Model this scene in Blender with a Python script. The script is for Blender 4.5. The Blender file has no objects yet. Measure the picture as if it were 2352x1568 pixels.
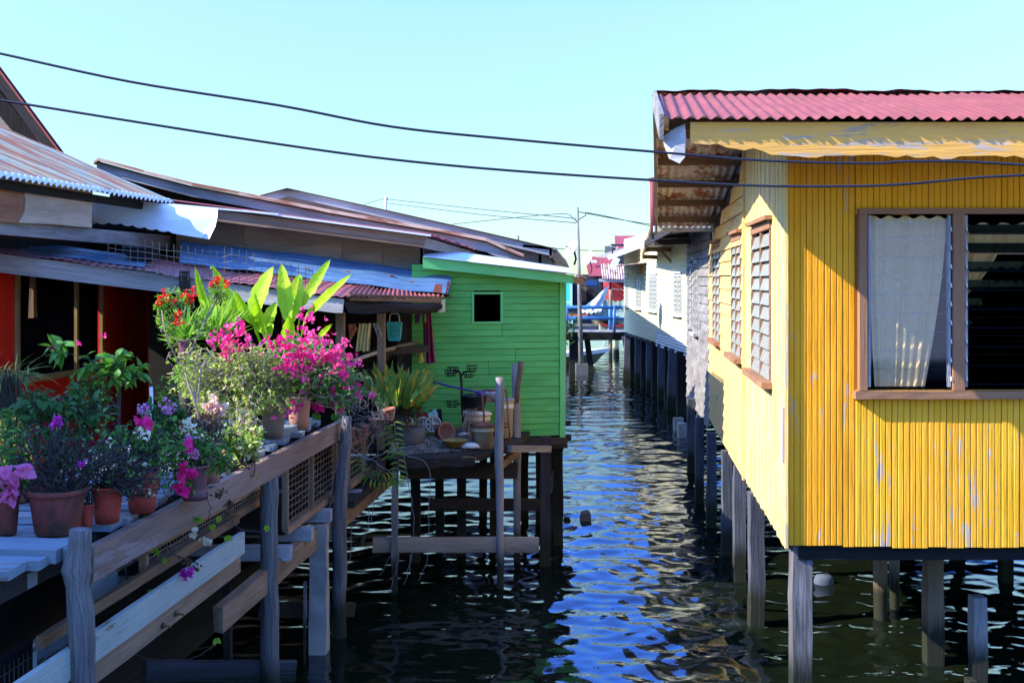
import bpy, math, random
import numpy as np
from mathutils import Vector, noise
random.seed(7)
R=random.Random(11)
scene=bpy.context.scene
COL=scene.collection
F=2509.0; H=2.8            # focal length and eye height used to turn sketch measures into metres
def W(X,Y,d): return Vector(((X-1176)/F*d, d, H-(Y-645)/F*d))
def ypl(X,x0,k): return x0/((X-1176)/F-k)
V=Vector
# ------------------------------------------------------------------ materials
def rgb(c): return (c[0],c[1],c[2],1)
def newmat(name):
    m=bpy.data.materials.new(name); m.use_nodes=True
    nt=m.node_tree; nt.nodes.clear()
    out=nt.nodes.new('ShaderNodeOutputMaterial')
    b=nt.nodes.new('ShaderNodeBsdfPrincipled')
    nt.links.new(b.outputs[0],out.inputs[0])
    return m,nt,b,out
def N(nt,t,**kw):
    n=nt.nodes.new(t)
    for k,v in kw.items(): setattr(n,k,v)
    return n
def mapping(nt,scale,coord='UV'):
    tc=N(nt,'ShaderNodeTexCoord'); mp=N(nt,'ShaderNodeMapping')
    mp.inputs['Scale'].default_value=scale
    nt.links.new(tc.outputs[coord],mp.inputs['Vector']); return mp.outputs[0]
def noisen(nt,vec,scale,detail=4,rough=.6,dist=0):
    n=N(nt,'ShaderNodeTexNoise'); n.inputs['Scale'].default_value=scale
    n.inputs['Detail'].default_value=detail; n.inputs['Roughness'].default_value=rough
    n.inputs['Distortion'].default_value=dist
    nt.links.new(vec,n.inputs['Vector']); return n.outputs['Fac']
def ramp(nt,fac,stops):
    r=N(nt,'ShaderNodeValToRGB'); e=r.color_ramp.elements
    while len(e)<len(stops): e.new(0.5)
    for i,(p,c) in enumerate(stops):
        e[i].position=p; e[i].color=rgb(c) if not isinstance(c,(int,float)) else (c,c,c,1)
    nt.links.new(fac,r.inputs[0]); return r.outputs[0]
def mix(nt,fac,a,b,mode='MIX'):
    m=N(nt,'ShaderNodeMix',data_type='RGBA',blend_type=mode)
    if isinstance(fac,(int,float)): m.inputs[0].default_value=fac
    else: nt.links.new(fac,m.inputs[0])
    for s,i in ((a,6),(b,7)):
        if isinstance(s,tuple): m.inputs[i].default_value=rgb(s)
        else: nt.links.new(s,m.inputs[i])
    return m.outputs[2]
def bump(nt,b,h,st,dist=.01):
    n=N(nt,'ShaderNodeBump'); n.inputs['Strength'].default_value=st; n.inputs['Distance'].default_value=dist
    nt.links.new(h,n.inputs['Height']); nt.links.new(n.outputs[0],b.inputs['Normal'])
MATS={}
def wood(name,c1,c2,dark=(.02,.016,.012),amt=.5,rough=.85,paint=None,wear=.5,paint2=None):
    """weathered timber: grain along u; optional worn paint coat"""
    m,nt,b,out=newmat(name)
    g=mapping(nt,(1.2,22,1)); lo=mapping(nt,(.7,3.0,1)); fi=mapping(nt,(5,90,1))
    n1=noisen(nt,g,2.2,6,.65,.3); n2=noisen(nt,lo,1.6,3,.6); n3=noisen(nt,fi,1.5,3,.6)
    c=mix(nt,ramp(nt,n1,[(.32,0),(.68,1)]),c1,c2)
    c=mix(nt,ramp(nt,n2,[(.35,0),(.7,1)]),c,mix(nt,.55,c,dark))
    crack=ramp(nt,n3,[(.28,1),(.36,0)])
    c=mix(nt,mix(nt,amt,(0,0,0),crack),c,dark)
    geo=N(nt,'ShaderNodeNewGeometry'); sz=N(nt,'ShaderNodeSeparateXYZ'); nt.links.new(geo.outputs['Position'],sz.inputs[0])
    wn=N(nt,'ShaderNodeMath',operation='MULTIPLY_ADD'); nt.links.new(n1,wn.inputs[0]); wn.inputs[1].default_value=-.35; nt.links.new(sz.outputs['Z'],wn.inputs[2])
    tide=ramp(nt,wn.outputs[0],[(.05,1),(.22,0)])
    if paint:
        pn=noisen(nt,mapping(nt,(2.0,14,1)),1.8,7,.72,.4)
        pl=noisen(nt,lo,1.1,2,.5)
        s=N(nt,'ShaderNodeMath',operation='ADD'); nt.links.new(pn,s.inputs[0])
        s2=N(nt,'ShaderNodeMath',operation='MULTIPLY'); nt.links.new(pl,s2.inputs[0]); s2.inputs[1].default_value=.7
        nt.links.new(s2.outputs[0],s.inputs[1])
        mask=ramp(nt,s.outputs[0],[(max(0,wear-.03),0),(wear+.03,1)])   # 1 = paint left
        pc=mix(nt,ramp(nt,noisen(nt,mapping(nt,(1.5,5,1)),1.5,4,.6),[(.3,0),(.7,1)]),paint,paint2 or tuple(x*.8 for x in paint))
        c=mix(nt,mask,c,pc)
    c=mix(nt,tide,c,(.018,.02,.012))
    nt.links.new(c,b.inputs['Base Color']); b.inputs['Roughness'].default_value=rough
    b.inputs['Specular IOR Level'].default_value=.25
    bump(nt,b,n1,.8,.008)
    MATS[name]=m; return m
def metal(name,base,base2,rust,amt=.5,rust2=(.12,.035,.015),rough=.5,metallic=.0,sx=1.0,sy=6.0):
    m,nt,b,out=newmat(name)
    a=noisen(nt,mapping(nt,(sx,sy,1)),1.6,8,.68,.3); f=noisen(nt,mapping(nt,(1.5,2.0,1)),2.0,4,.6)
    c=mix(nt,ramp(nt,f,[(.35,0),(.65,1)]),base,base2)
    mk=ramp(nt,a,[(amt-.04,1),(amt+.05,0)])
    rc=mix(nt,noisen(nt,mapping(nt,(3,12,1)),3,5,.6),rust,rust2)
    c=mix(nt,mk,c,rc)
    nt.links.new(c,b.inputs['Base Color'])
    b.inputs['Metallic'].default_value=metallic
    r=mix(nt,mk,(rough,)*3,(.85,.85,.85)); nt.links.new(r,b.inputs['Roughness'])
    bump(nt,b,a,.2,.004)
    MATS[name]=m; return m
def plain(name,c,rough=.6,var=.25,scale=6,metallic=0,c2=None,spec=.4,obj=True,b_=.15):
    m,nt,b,out=newmat(name)
    v=mapping(nt,(1,1,1),'Object' if obj else 'UV')
    n=noisen(nt,v,scale,6,.65,.2)
    d=c2 or tuple(x*(1-var) for x in c)
    nt.links.new(mix(nt,ramp(nt,n,[(.35,0),(.65,1)]),c,d),b.inputs['Base Color'])
    b.inputs['Roughness'].default_value=rough; b.inputs['Metallic'].default_value=metallic
    b.inputs['Specular IOR Level'].default_value=spec
    if b_: bump(nt,b,n,b_,.004)
    MATS[name]=m; return m
def leafm(name,c1,c2,c3=None,trans=.35,rough=.5,scale=14):
    m=bpy.data.materials.new(name); m.use_nodes=True; nt=m.node_tree; nt.nodes.clear()
    out=N(nt,'ShaderNodeOutputMaterial'); b=N(nt,'ShaderNodeBsdfPrincipled'); t=N(nt,'ShaderNodeBsdfTranslucent'); mx=N(nt,'ShaderNodeMixShader')
    geo=N(nt,'ShaderNodeNewGeometry')
    c=mix(nt,geo.outputs['Random Per Island'],c1,c2)
    if c3: c=mix(nt,ramp(nt,noisen(nt,mapping(nt,(1,1,1),'Object'),scale,2,.5),[(.52,0),(.62,1)]),c,c3)
    nt.links.new(c,b.inputs['Base Color']); nt.links.new(mix(nt,.5,c,mix(nt,.5,c,(1,1,.1),'MULTIPLY')),t.inputs[0])
    b.inputs['Roughness'].default_value=rough; b.inputs['Specular IOR Level'].default_value=.3
    mx.inputs[0].default_value=trans
    nt.links.new(b.outputs[0],mx.inputs[1]); nt.links.new(t.outputs[0],mx.inputs[2]); nt.links.new(mx.outputs[0],out.inputs[0])
    MATS[name]=m; return m
def glassm(name,tint,refl=.12,gl=(.9,.95,1)):
    m=bpy.data.materials.new(name); m.use_nodes=True; nt=m.node_tree; nt.nodes.clear()
    out=N(nt,'ShaderNodeOutputMaterial'); t=N(nt,'ShaderNodeBsdfTransparent'); g=N(nt,'ShaderNodeBsdfGlossy'); mx=N(nt,'ShaderNodeMixShader')
    fr=N(nt,'ShaderNodeMath',operation='POWER'); lw=N(nt,'ShaderNodeLayerWeight'); lw.inputs[0].default_value=.5
    nt.links.new(lw.outputs['Facing'],fr.inputs[0]); fr.inputs[1].default_value=5
    ad=N(nt,'ShaderNodeMath',operation='ADD'); ad.use_clamp=True; ad.inputs[1].default_value=refl
    nt.links.new(fr.outputs[0],ad.inputs[0]); nt.links.new(ad.outputs[0],mx.inputs[0])
    t.inputs[0].default_value=rgb(tint); g.inputs[0].default_value=rgb(gl); g.inputs['Roughness'].default_value=.06
    nt.links.new(t.outputs[0],mx.inputs[1]); nt.links.new(g.outputs[0],mx.inputs[2]); nt.links.new(mx.outputs[0],out.inputs[0])
    MATS[name]=m; return m
# ------------------------------------------------------------------ mesh builder
class MB:
    def __init__(s): s.v=[]; s.f=[]; s.uv=[]; s.smooth=[]; s.marks=[]
    def add(s,vs,fs,uvs,sm=False):
        o=len(s.v); s.marks.append((o,len(s.f),len(s.uv))); s.v+= [tuple(x) for x in vs]
        for f,u in zip(fs,uvs): s.f.append([o+i for i in f]); s.uv+=list(u); s.smooth.append(sm)
        return s
    def beam(s,p,q,w,h,up=(0,0,1),jit=0,segs=1,rot=0,taper=1,ends=(0,0)):
        """timber from p to q: w across, h along up; grain u along length"""
        p=V(p);q=V(q); d=(q-p); L=d.length
        if L<1e-6: return s
        d/=L; up=V(up); a=d.cross(up)
        if a.length<1e-4: a=d.cross(V((1,0,0)))
        a.normalize(); b=a.cross(d).normalized()
        if rot: c,sn=math.cos(rot),math.sin(rot); a,b=a*c+b*sn,b*c-a*sn
        n=segs+1; vs=[]; uo=R.random()*40; vo=R.random()*40
        off=[(-w/2,-h/2),(w/2,-h/2),(w/2,h/2),(-w/2,h/2)]
        for i in range(n):
            t=i/segs; k=1+(taper-1)*t
            for j,(x,y) in enumerate(off):
                e=(ends[0]*(R.random()-.5) if i==0 else ends[1]*(R.random()-.5) if i==segs else 0)
                vs.append(p+d*(L*t+e)+a*(x*k+(R.random()-.5)*jit)+b*(y*k+(R.random()-.5)*jit))
        per=[0,w,w+h,2*w+h,2*w+2*h]; fs=[];us=[]
        for i in range(segs):
            for j in range(4):
                k=(j+1)%4; fs.append([i*4+j,i*4+k,(i+1)*4+k,(i+1)*4+j])
                u0=uo+L*i/segs;u1=uo+L*(i+1)/segs
                us.append([(u0,vo+per[j]),(u0,vo+per[j+1]),(u1,vo+per[j+1]),(u1,vo+per[j])])
        fs.append([3,2,1,0]); us.append([(uo,vo),(uo+.02,vo+w),(uo+.02,vo+w+h),(uo,vo+h)])
        m=segs*4; fs.append([m,m+1,m+2,m+3]); us.append([(uo,vo),(uo+.02,vo+w),(uo+.02,vo+w+h),(uo,vo+h)])
        return s.add(vs,fs,us)
    def tube(s,pts,rad,seg=8,jit=0,cap=True,smooth=True):
        pts=[V(p) for p in pts]; n=len(pts)
        if not hasattr(rad,'__len__'): rad=[rad]*n
        vs=[];fs=[];us=[]; L=0; uo=R.random()*30; vo=R.random()*30; prev=None; ls=[]
        for i,p in enumerate(pts):
            d=(pts[min(i+1,n-1)]-pts[max(i-1,0)]); d=d.normalized() if d.length>1e-9 else V((0,0,1))
            if i: L+=(p-pts[i-1]).length
            ls.append(L)
            a=prev-d*prev.dot(d) if prev is not None else d.cross(V((.3,.9,.2)))
            if a.length<1e-4: a=d.cross(V((1,0,0)))
            a.normalize(); prev=a; b=d.cross(a)
            for j in range(seg):
                t=2*math.pi*j/seg; r=rad[i]*(1+(R.random()-.5)*jit)
                vs.append(p+a*(math.cos(t)*r)+b*(math.sin(t)*r))
        for i in range(n-1):
            for j in range(seg):
                k=(j+1)%seg; fs.append([i*seg+j,i*seg+k,(i+1)*seg+k,(i+1)*seg+j])
                c=6.28*max(rad[i],.004)/seg
                us.append([(uo+ls[i],vo+j*c),(uo+ls[i],vo+(j+1)*c),(uo+ls[i+1],vo+(j+1)*c),(uo+ls[i+1],vo+j*c)])
        if cap:
            for st,rv in ((0,1),((n-1)*seg,0)):
                f=list(range(st,st+seg)); f=f[::-1] if rv else f
                fs.append(f); us.append([(uo+.01*math.cos(j),vo+.05*math.sin(j)) for j in range(seg)])
        return s.add(vs,fs,us,smooth)
    def lathe(s,c,prof,seg=20,axis=(0,0,1),sc=(1,1),ang=6.2832,a0=0):
        c=V(c); z=V(axis).normalized(); x=z.cross(V((0,1,0)))
        if x.length<1e-3: x=V((1,0,0))
        x.normalize(); y=z.cross(x); vs=[];fs=[];us=[]; full=abs(ang-6.2832)<1e-3; m=seg if full else seg+1
        for r,h in prof:
            for j in range(m):
                t=a0+ang*j/seg; vs.append(c+x*(math.cos(t)*r*sc[0])+y*(math.sin(t)*r*sc[1])+z*h)
        uo=R.random()*20
        for i in range(len(prof)-1):
            for j in range(seg):
                k=(j+1)%m; fs.append([i*m+j,i*m+k,(i+1)*m+k,(i+1)*m+j])
                us.append([(uo+j*.05,prof[i][1]),(uo+j*.05+.05,prof[i][1]),(uo+j*.05+.05,prof[i+1][1]),(uo+j*.05,prof[i+1][1])])
        return s.add(vs,fs,us,True)
    def slab(s,pts,th,nrm=None,back=True,uvd=None):
        """a flat cut-out of any outline with thickness th along nrm"""
        pts=[V(p) for p in pts]
        n=V(nrm).normalized() if nrm is not None else (pts[1]-pts[0]).cross(pts[2]-pts[0]).normalized()
        u=V(uvd).normalized() if uvd is not None else (pts[1]-pts[0]).normalized()
        v=n.cross(u); m=len(pts); o=V((R.random()*20,R.random()*20,0))
        U=[(p.dot(u)+o.x,p.dot(v)+o.y) for p in pts]
        vs=pts+[p+n*th for p in pts]; fs=[list(range(m))[::-1],list(range(m,2*m))]; us=[U[::-1],U]
        for i in range(m):
            k=(i+1)%m; fs.append([i,k,m+k,m+i]); us.append([U[i],U[k],(U[k][0],U[k][1]+th),(U[i][0],U[i][1]+th)])
        return s.add(vs,fs,us)
    def sheet(s,a,b,c,d,waves,amp,nu=None,nv=6,th=.002,ragA=0,ragB=0,sag=0,dent=0,trap=False):
        """corrugated sheet: a-b is one eave (waves run across it), d-c the other; furrows run a->d"""
        a,b,c,d=map(V,(a,b,c,d)); nu=nu or max(2,int(waves*8)); vs=[];fs=[];us=[]
        n=(b-a).cross(d-a).normalized(); n=-n if n.z<0 else n
        La=(b-a).length; Lb=(d-a).length; uo=R.random()*20; dr=(d-a).normalized()
        ra=[R.random()*ragA*(1 if R.random()<.8 else 2) for _ in range(nu+1)]; rb=[R.random()*ragB for _ in range(nu+1)]
        for j in range(nv+1):
            for i in range(nu+1):
                t=i/nu; k=j/nv
                p=a.lerp(b,t).lerp(d.lerp(c,t),k)
                ph=math.sin(2*math.pi*waves*t)
                if trap: ph=max(-1,min(1,ph*2.2))
                off=ph*amp - sag*math.sin(math.pi*k)
                if dent: off+=dent*noise.noise(V((t*La*3,k*Lb*3,uo)))
                if j==0: p=p+dr*ra[i]
                if j==nv: p=p-dr*rb[i]
                vs.append(p+n*off)
        m=nu+1; top=len(vs); vs+= [V(x)-n*th for x in vs]
        for j in range(nv):
            for i in range(nu):
                f=[j*m+i,j*m+i+1,(j+1)*m+i+1,(j+1)*m+i]
                u=[(uo+Lb*j/nv,La*i/nu),(uo+Lb*j/nv,La*(i+1)/nu),(uo+Lb*(j+1)/nv,La*(i+1)/nu),(uo+Lb*(j+1)/nv,La*i/nu)]
                fs.append(f);us.append(u); fs.append([top+x for x in f[::-1]]);us.append(u[::-1])
        return s.add(vs,fs,us,True)
    def leaf(s,p,d,up,L,w,fold=.25,curl=.2,segs=2):
        p=V(p);d=V(d).normalized(); a=d.cross(V(up))
        if a.length<1e-3: a=d.cross(V((1,0,0)))
        a.normalize(); n=a.cross(d).normalized(); vs=[];fs=[];us=[]
        prof={2:(0,1,0),3:(0,.95,.8,0),5:(.35,.8,1,.85,.5,0),4:(.2,.9,.95,.5,0)}[segs]
        K=len(prof)
        for i,wd in enumerate(prof):
            t=i/(K-1); c=p+d*(L*t)-n*(curl*L*t*t)
            e=w*wd/2
            vs+= [c-a*e+n*(e*fold),c,c+a*e+n*(e*fold)]
        for i in range(K-1):
            for j in (0,1):
                fs.append([i*3+j,i*3+j+1,(i+1)*3+j+1,(i+1)*3+j]); us.append([(i/K,j/2),(i/K,j/2+.5),((i+1)/K,j/2+.5),((i+1)/K,j/2)])
        return s.add(vs,fs,us,segs>3)
    def build(s,name,mat,parent=None,**tags):
        me=bpy.data.meshes.new(name); o=bpy.data.objects.new(name,me)
        off=V((0,0,0))
        if parent is not None:
            r=parent
            while r is not None: off+=r.location; r=r.parent
        else:
            if s.v: off=V(s.v[0]); o.location=off
        me.from_pydata([(a-off.x,b-off.y,c-off.z) for a,b,c in s.v],[],s.f)
        uv=me.uv_layers.new(name='UVMap'); uv.data.foreach_set('uv',[x for u in s.uv for x in u])
        me.polygons.foreach_set('use_smooth',s.smooth)
        me.materials.append(MATS[mat] if isinstance(mat,str) else mat)
        me.update(); COL.objects.link(o)
        if parent is not None: o.parent=parent
        for k,v in tags.items(): o[k]=v
        return o
def each(mb,name,mat,parent):
    """every piece collected in mb becomes a part of its own"""
    mk=mb.marks+[(len(mb.v),len(mb.f),len(mb.uv))]; out=[]
    for (v0,f0,u0),(v1,f1,u1) in zip(mk,mk[1:]):
        k=MB(); k.v=mb.v[v0:v1]; k.f=[[i-v0 for i in f] for f in mb.f[f0:f1]]; k.uv=mb.uv[u0:u1]; k.smooth=mb.smooth[f0:f1]
        out.append(k.build(name,mat,parent))
    return out
def thing(name,label,cat,loc,group=None):
    o=bpy.data.objects.new(name,None); COL.objects.link(o); o.location=V(loc); o.empty_display_size=.05
    o['label']=label; o['category']=cat
    if group: o['group']=group
    return o
def solo(mb,name,mat,label,cat,group=None):
    o=mb.build(name,mat); o['label']=label; o['category']=cat
    if group: o['group']=group
    return o
def wav(L,n,a): return [(i/n,(R.random()-.5)*a) for i in range(n+1)]
# ------------------------------------------------------------------ material library
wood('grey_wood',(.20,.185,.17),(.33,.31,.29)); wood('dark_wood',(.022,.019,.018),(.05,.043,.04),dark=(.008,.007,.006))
wood('brown_wood',(.16,.095,.055),(.26,.17,.10),dark=(.03,.018,.01)); wood('tan_wood',(.22,.145,.09),(.32,.225,.15),dark=(.07,.04,.02),amt=.35)
wood('ply_wood',(.30,.225,.165),(.40,.32,.25),dark=(.09,.07,.05),amt=.12); wood('ply_light',(.40,.30,.20),(.52,.42,.31),dark=(.05,.04,.03),amt=.2)
wood('ply_brown',(.26,.11,.055),(.36,.17,.09),dark=(.05,.02,.01),amt=.1)
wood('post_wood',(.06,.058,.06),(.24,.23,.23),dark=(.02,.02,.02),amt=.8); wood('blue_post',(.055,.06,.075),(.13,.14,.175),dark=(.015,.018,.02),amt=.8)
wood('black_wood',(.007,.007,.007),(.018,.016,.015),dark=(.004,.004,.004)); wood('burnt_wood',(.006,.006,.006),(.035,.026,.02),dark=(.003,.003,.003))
wood('silver_wood',(.36,.35,.34),(.55,.54,.52),dark=(.10,.09,.08)); wood('slate_wood',(.30,.30,.325),(.46,.46,.48),dark=(.06,.06,.065),amt=.6)
wood('rail_wood',(.22,.15,.12),(.30,.22,.18),dark=(.08,.05,.04),amt=.25,paint=(.27,.22,.21),wear=.98)
wood('yellow_paint',(.42,.36,.33),(.55,.48,.42),dark=(.25,.18,.12),amt=.1,paint=(.89,.41,.02),paint2=(.78,.31,.008),wear=.70)
wood('yellow_worn',(.42,.37,.34),(.56,.50,.44),dark=(.28,.2,.13),amt=.15,paint=(.90,.45,.035),paint2=(.82,.36,.012),wear=.73)
wood('yellow_new',(.5,.4,.3),(.6,.5,.35),dark=(.3,.2,.1),amt=.0,paint=(.89,.41,.02),paint2=(.80,.33,.01),wear=.45)
wood('yellow_side',(.55,.44,.28),(.66,.54,.36),dark=(.3,.2,.1),amt=.2,paint=(.80,.50,.12),paint2=(.80,.58,.22),wear=.80)
wood('yellow_clap',(.42,.28,.12),(.52,.36,.18),dark=(.25,.14,.05),amt=.25,paint=(.78,.50,.14),paint2=(.66,.44,.17),wear=.72)
wood('fascia_yellow',(.46,.36,.27),(.60,.47,.33),dark=(.16,.11,.08),amt=.5,paint=(.80,.42,.08),paint2=(.68,.36,.09),wear=.76)
wood('frame_brown',(.28,.14,.07),(.40,.23,.13),dark=(.10,.05,.03),amt=.3,paint=(.32,.16,.085),wear=.8)
wood('cream_paint',(.46,.38,.2),(.55,.46,.3),dark=(.18,.15,.08),amt=.3,paint=(.68,.60,.32),paint2=(.58,.55,.36),wear=.68)
wood('white_paint',(.35,.30,.25),(.45,.4,.35),dark=(.1,.08,.06),amt=.3,paint=(.66,.68,.66),paint2=(.6,.64,.63),wear=.68)
wood('pale_green_paint',(.16,.11,.075),(.22,.16,.11),dark=(.06,.04,.03),amt=.3,paint=(.34,.40,.37),paint2=(.28,.33,.30),wear=.76)
wood('blue_white_paint',(.16,.15,.14),(.22,.21,.2),dark=(.05,.05,.045),amt=.4,paint=(.21,.28,.33),paint2=(.15,.20,.25),wear=.74)
wood('green_paint',(.10,.19,.10),(.18,.26,.13),dark=(.03,.08,.03),amt=.12,paint=(.115,.46,.115),paint2=(.075,.34,.085),wear=.53)
wood('green_trim',(.12,.24,.12),(.2,.3,.16),dark=(.04,.1,.05),amt=.1,paint=(.15,.54,.18),paint2=(.11,.46,.14),wear=.5)
wood('red_wall',(.2,.03,.01),(.25,.04,.015),dark=(.1,.01,.005),amt=.1,paint=(.74,.024,.008),paint2=(.62,.018,.006),wear=.4)
wood('turquoise_paint',(.2,.4,.4),(.3,.5,.5),amt=.1,paint=(.03,.56,.52),paint2=(.05,.5,.46),wear=.4)
wood('mint_paint',(.2,.4,.4),(.3,.5,.5),amt=.1,paint=(.45,.80,.72),paint2=(.4,.75,.66),wear=.4)
metal('red_roof',(.235,.050,.042),(.17,.034,.032),(.20,.05,.05),.42,sx=.5,sy=4,rough=.75)
metal('far_red_roof',(.36,.06,.07),(.30,.045,.055),(.16,.04,.03),.42,rough=.6)
metal('rusty_roof',(.13,.27,.29),(.36,.33,.21),(.36,.15,.07),.49,rust2=(.10,.025,.03),sx=.35,sy=9,rough=.75)
metal('soffit_metal',(.42,.38,.33),(.5,.46,.4),(.35,.12,.03),.46,rust2=(.10,.03,.02),rough=.8,sx=2.2,sy=3)
metal('maroon_roof',(.20,.045,.045),(.26,.065,.06),(.34,.13,.08),.36,rough=.55)
metal('rust_edge',(.36,.10,.05),(.5,.17,.1),(.2,.05,.03),.4,rough=.8)
metal('blue_zinc',(.07,.15,.26),(.12,.22,.34),(.18,.06,.03),.30,rough=.38,metallic=.3,sx=.8,sy=3)
metal('white_zinc',(.74,.78,.82),(.66,.70,.76),(.4,.3,.2),.15,rough=.38,metallic=.25)
metal('salmon_roof',(.55,.37,.29),(.6,.43,.34),(.42,.17,.10),.46,rough=.7,sx=.6,sy=8)
metal('white_corrugated',(.62,.60,.52),(.56,.55,.48),(.4,.2,.1),.3,rough=.6)
metal('rusty_iron',(.20,.08,.04),(.28,.11,.05),(.10,.03,.02),.5,rough=.85)
metal('rust_stain',(.12,.022,.012),(.16,.03,.015),(.25,.10,.02),.4,rough=.9)
plain('wire',(.30,.27,.23),.6,.5,20,metallic=.3); plain('wire_rust',(.30,.20,.12),.8,.5,20); plain('black_cable',(.012,.014,.03),.45,.2,5)
plain('clay',(.36,.14,.085),.85,.35,9,c2=(.27,.10,.065)); plain('clay_pink',(.43,.20,.155),.8,.3,7,c2=(.33,.16,.13)); plain('clay_red',(.40,.05,.035),.7,.4,8,c2=(.20,.03,.025))
plain('clay_mossy',(.22,.045,.035),.8,.4,7,c2=(.03,.022,.016)); plain('clay_grey',(.26,.19,.155),.9,.4,10,c2=(.15,.13,.10)); plain('purple_plastic',(.15,.06,.075),.5,.3,5); plain('black_plastic',(.018,.018,.02),.45,.3,5)
plain('soil',(.035,.024,.016),.95,.5,30,b_=.8); plain('gravel',(.20,.195,.18),.95,.5,60,c2=(.07,.07,.068),b_=1)
plain('cream_plastic',(.62,.56,.42),.5,.15,4,c2=(.5,.44,.3)); plain('rust_bucket',(.34,.38,.26),.8,.5,5,c2=(.30,.16,.07)); plain('yellow_basin',(.42,.27,.06),.6,.4,8)
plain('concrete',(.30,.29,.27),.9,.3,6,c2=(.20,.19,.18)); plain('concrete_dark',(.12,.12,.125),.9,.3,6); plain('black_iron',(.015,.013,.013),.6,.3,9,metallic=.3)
plain('blue_paint',(.05,.20,.46),.45,.2,5); plain('purple_pole',(.03,.02,.17),.4,.2,5); plain('mop_white',(.55,.52,.58),.9,.3,30); plain('violet',(.12,.05,.45),.5,.2,5)
plain('bamboo',(.40,.33,.21),.6,.35,10); plain('cyan_plastic',(.02,.42,.46),.4,.15,5); plain('red_plastic',(.5,.02,.015),.45,.2,5); plain('orange_plastic',(.62,.13,.02),.5,.2,5)
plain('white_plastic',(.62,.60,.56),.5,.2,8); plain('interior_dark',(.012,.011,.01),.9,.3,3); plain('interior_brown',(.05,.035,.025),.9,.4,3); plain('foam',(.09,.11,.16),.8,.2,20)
plain('towel_yellow',(.66,.53,.25),.95,.2,14); plain('towel_maroon',(.24,.02,.07),.95,.3,16); plain('cloth_red',(.42,.02,.02),.95,.2,10); plain('cloth_orange',(.55,.20,.11),.95,.3,10)
plain('cloth_purple',(.10,.05,.16),.95,.3,10); plain('cloth_green',(.10,.30,.10),.95,.3,10); plain('cloth_white',(.55,.52,.48),.95,.5,25,c2=(.12,.11,.11)); plain('bag_yellow',(.72,.56,.10),.7,.2,9)
plain('tarp_green',(.16,.23,.17),.7,.2,2); plain('tarp_white',(.66,.70,.70),.7,.1,2); plain('boat_white',(.76,.74,.68),.5,.1,3); plain('boat_cream',(.30,.28,.18),.6,.3,3)
plain('dish_white',(.70,.72,.74),.5,.1,3); plain('letters',(.02,.02,.018),.6,.1,3); plain('far_blue',(.02,.09,.30),.7,.3,3); plain('far_dark',(.035,.045,.06),.9,.4,2)
plain('far_red',(.30,.02,.02),.8,.2,2); plain('stem',(.13,.09,.06),.9,.5,30); plain('stem_pale',(.42,.36,.28),.9,.5,30); plain('twig_dark',(.05,.04,.045),.9,.4,30); plain('root_grey',(.20,.19,.20),.9,.3,30)
plain('lime_wall',(.30,.36,.03),.8,.2,2); plain('straw',(.45,.30,.17),.9,.3,20); plain('carton',(.34,.17,.09),.9,.2,6); plain('white_pipe',(.6,.6,.58),.5,.1,6); plain('gold_frame',(.35,.24,.10),.5,.3,9)
leafm('leaf_dark',(.05,.16,.025),(.028,.10,.02)); leafm('leaf_mid',(.11,.30,.035),(.06,.20,.025)); leafm('leaf_bright',(.22,.46,.03),(.16,.38,.02),(.32,.46,.03),trans=.45)
leafm('leaf_olive',(.40,.54,.07),(.24,.38,.05),(.54,.48,.22)); leafm('leaf_nest',(.46,.72,.02),(.36,.64,.015),(.54,.72,.03),trans=.5,scale=5); leafm('leaf_orchid',(.16,.30,.035),(.08,.18,.022),(.36,.34,.04))
leafm('leaf_yellow',(.52,.34,.02),(.45,.22,.015)); leafm('leaf_dry',(.16,.09,.05),(.09,.055,.035)); leafm('leaf_croton',(.42,.03,.01),(.08,.16,.02)); leafm('moss',(.09,.075,.055),(.14,.12,.08))
for nm,a,b_ in (('magenta',(.88,.02,.34),(.80,.03,.22)),('hot_pink',(.95,.08,.52),(.92,.14,.30)),('red_bract',(.85,.02,.02),(.78,.05,.03)),('lilac_bract',(.72,.32,.62),(.66,.24,.52)),('white_bract',(.75,.74,.62),(.66,.7,.5)),('pink_cream',(.80,.42,.45),(.82,.66,.5)),('orange_flower',(.85,.22,.03),(.8,.12,.02)),('pale_pink',(.74,.20,.46),(.66,.15,.40)),('violet_pink',(.55,.05,.5),(.6,.03,.4))):
    leafm(nm,a,b_,trans=.4)
glassm('louvre_glass',(.92,.94,.97),.05,(.55,.70,1)); glassm('louvre_glass_dark',(.30,.38,.40),.20,(.35,.55,.70)); plain('frost_glass',(.34,.32,.26),.35,.35,30,c2=(.18,.20,.19),spec=.3)
plain('groove_yellow',(.30,.12,.01),.9,.3,6)
wood('pier_wood',(.50,.42,.32),(.62,.54,.42),dark=(.2,.16,.12),amt=.2)
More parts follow.
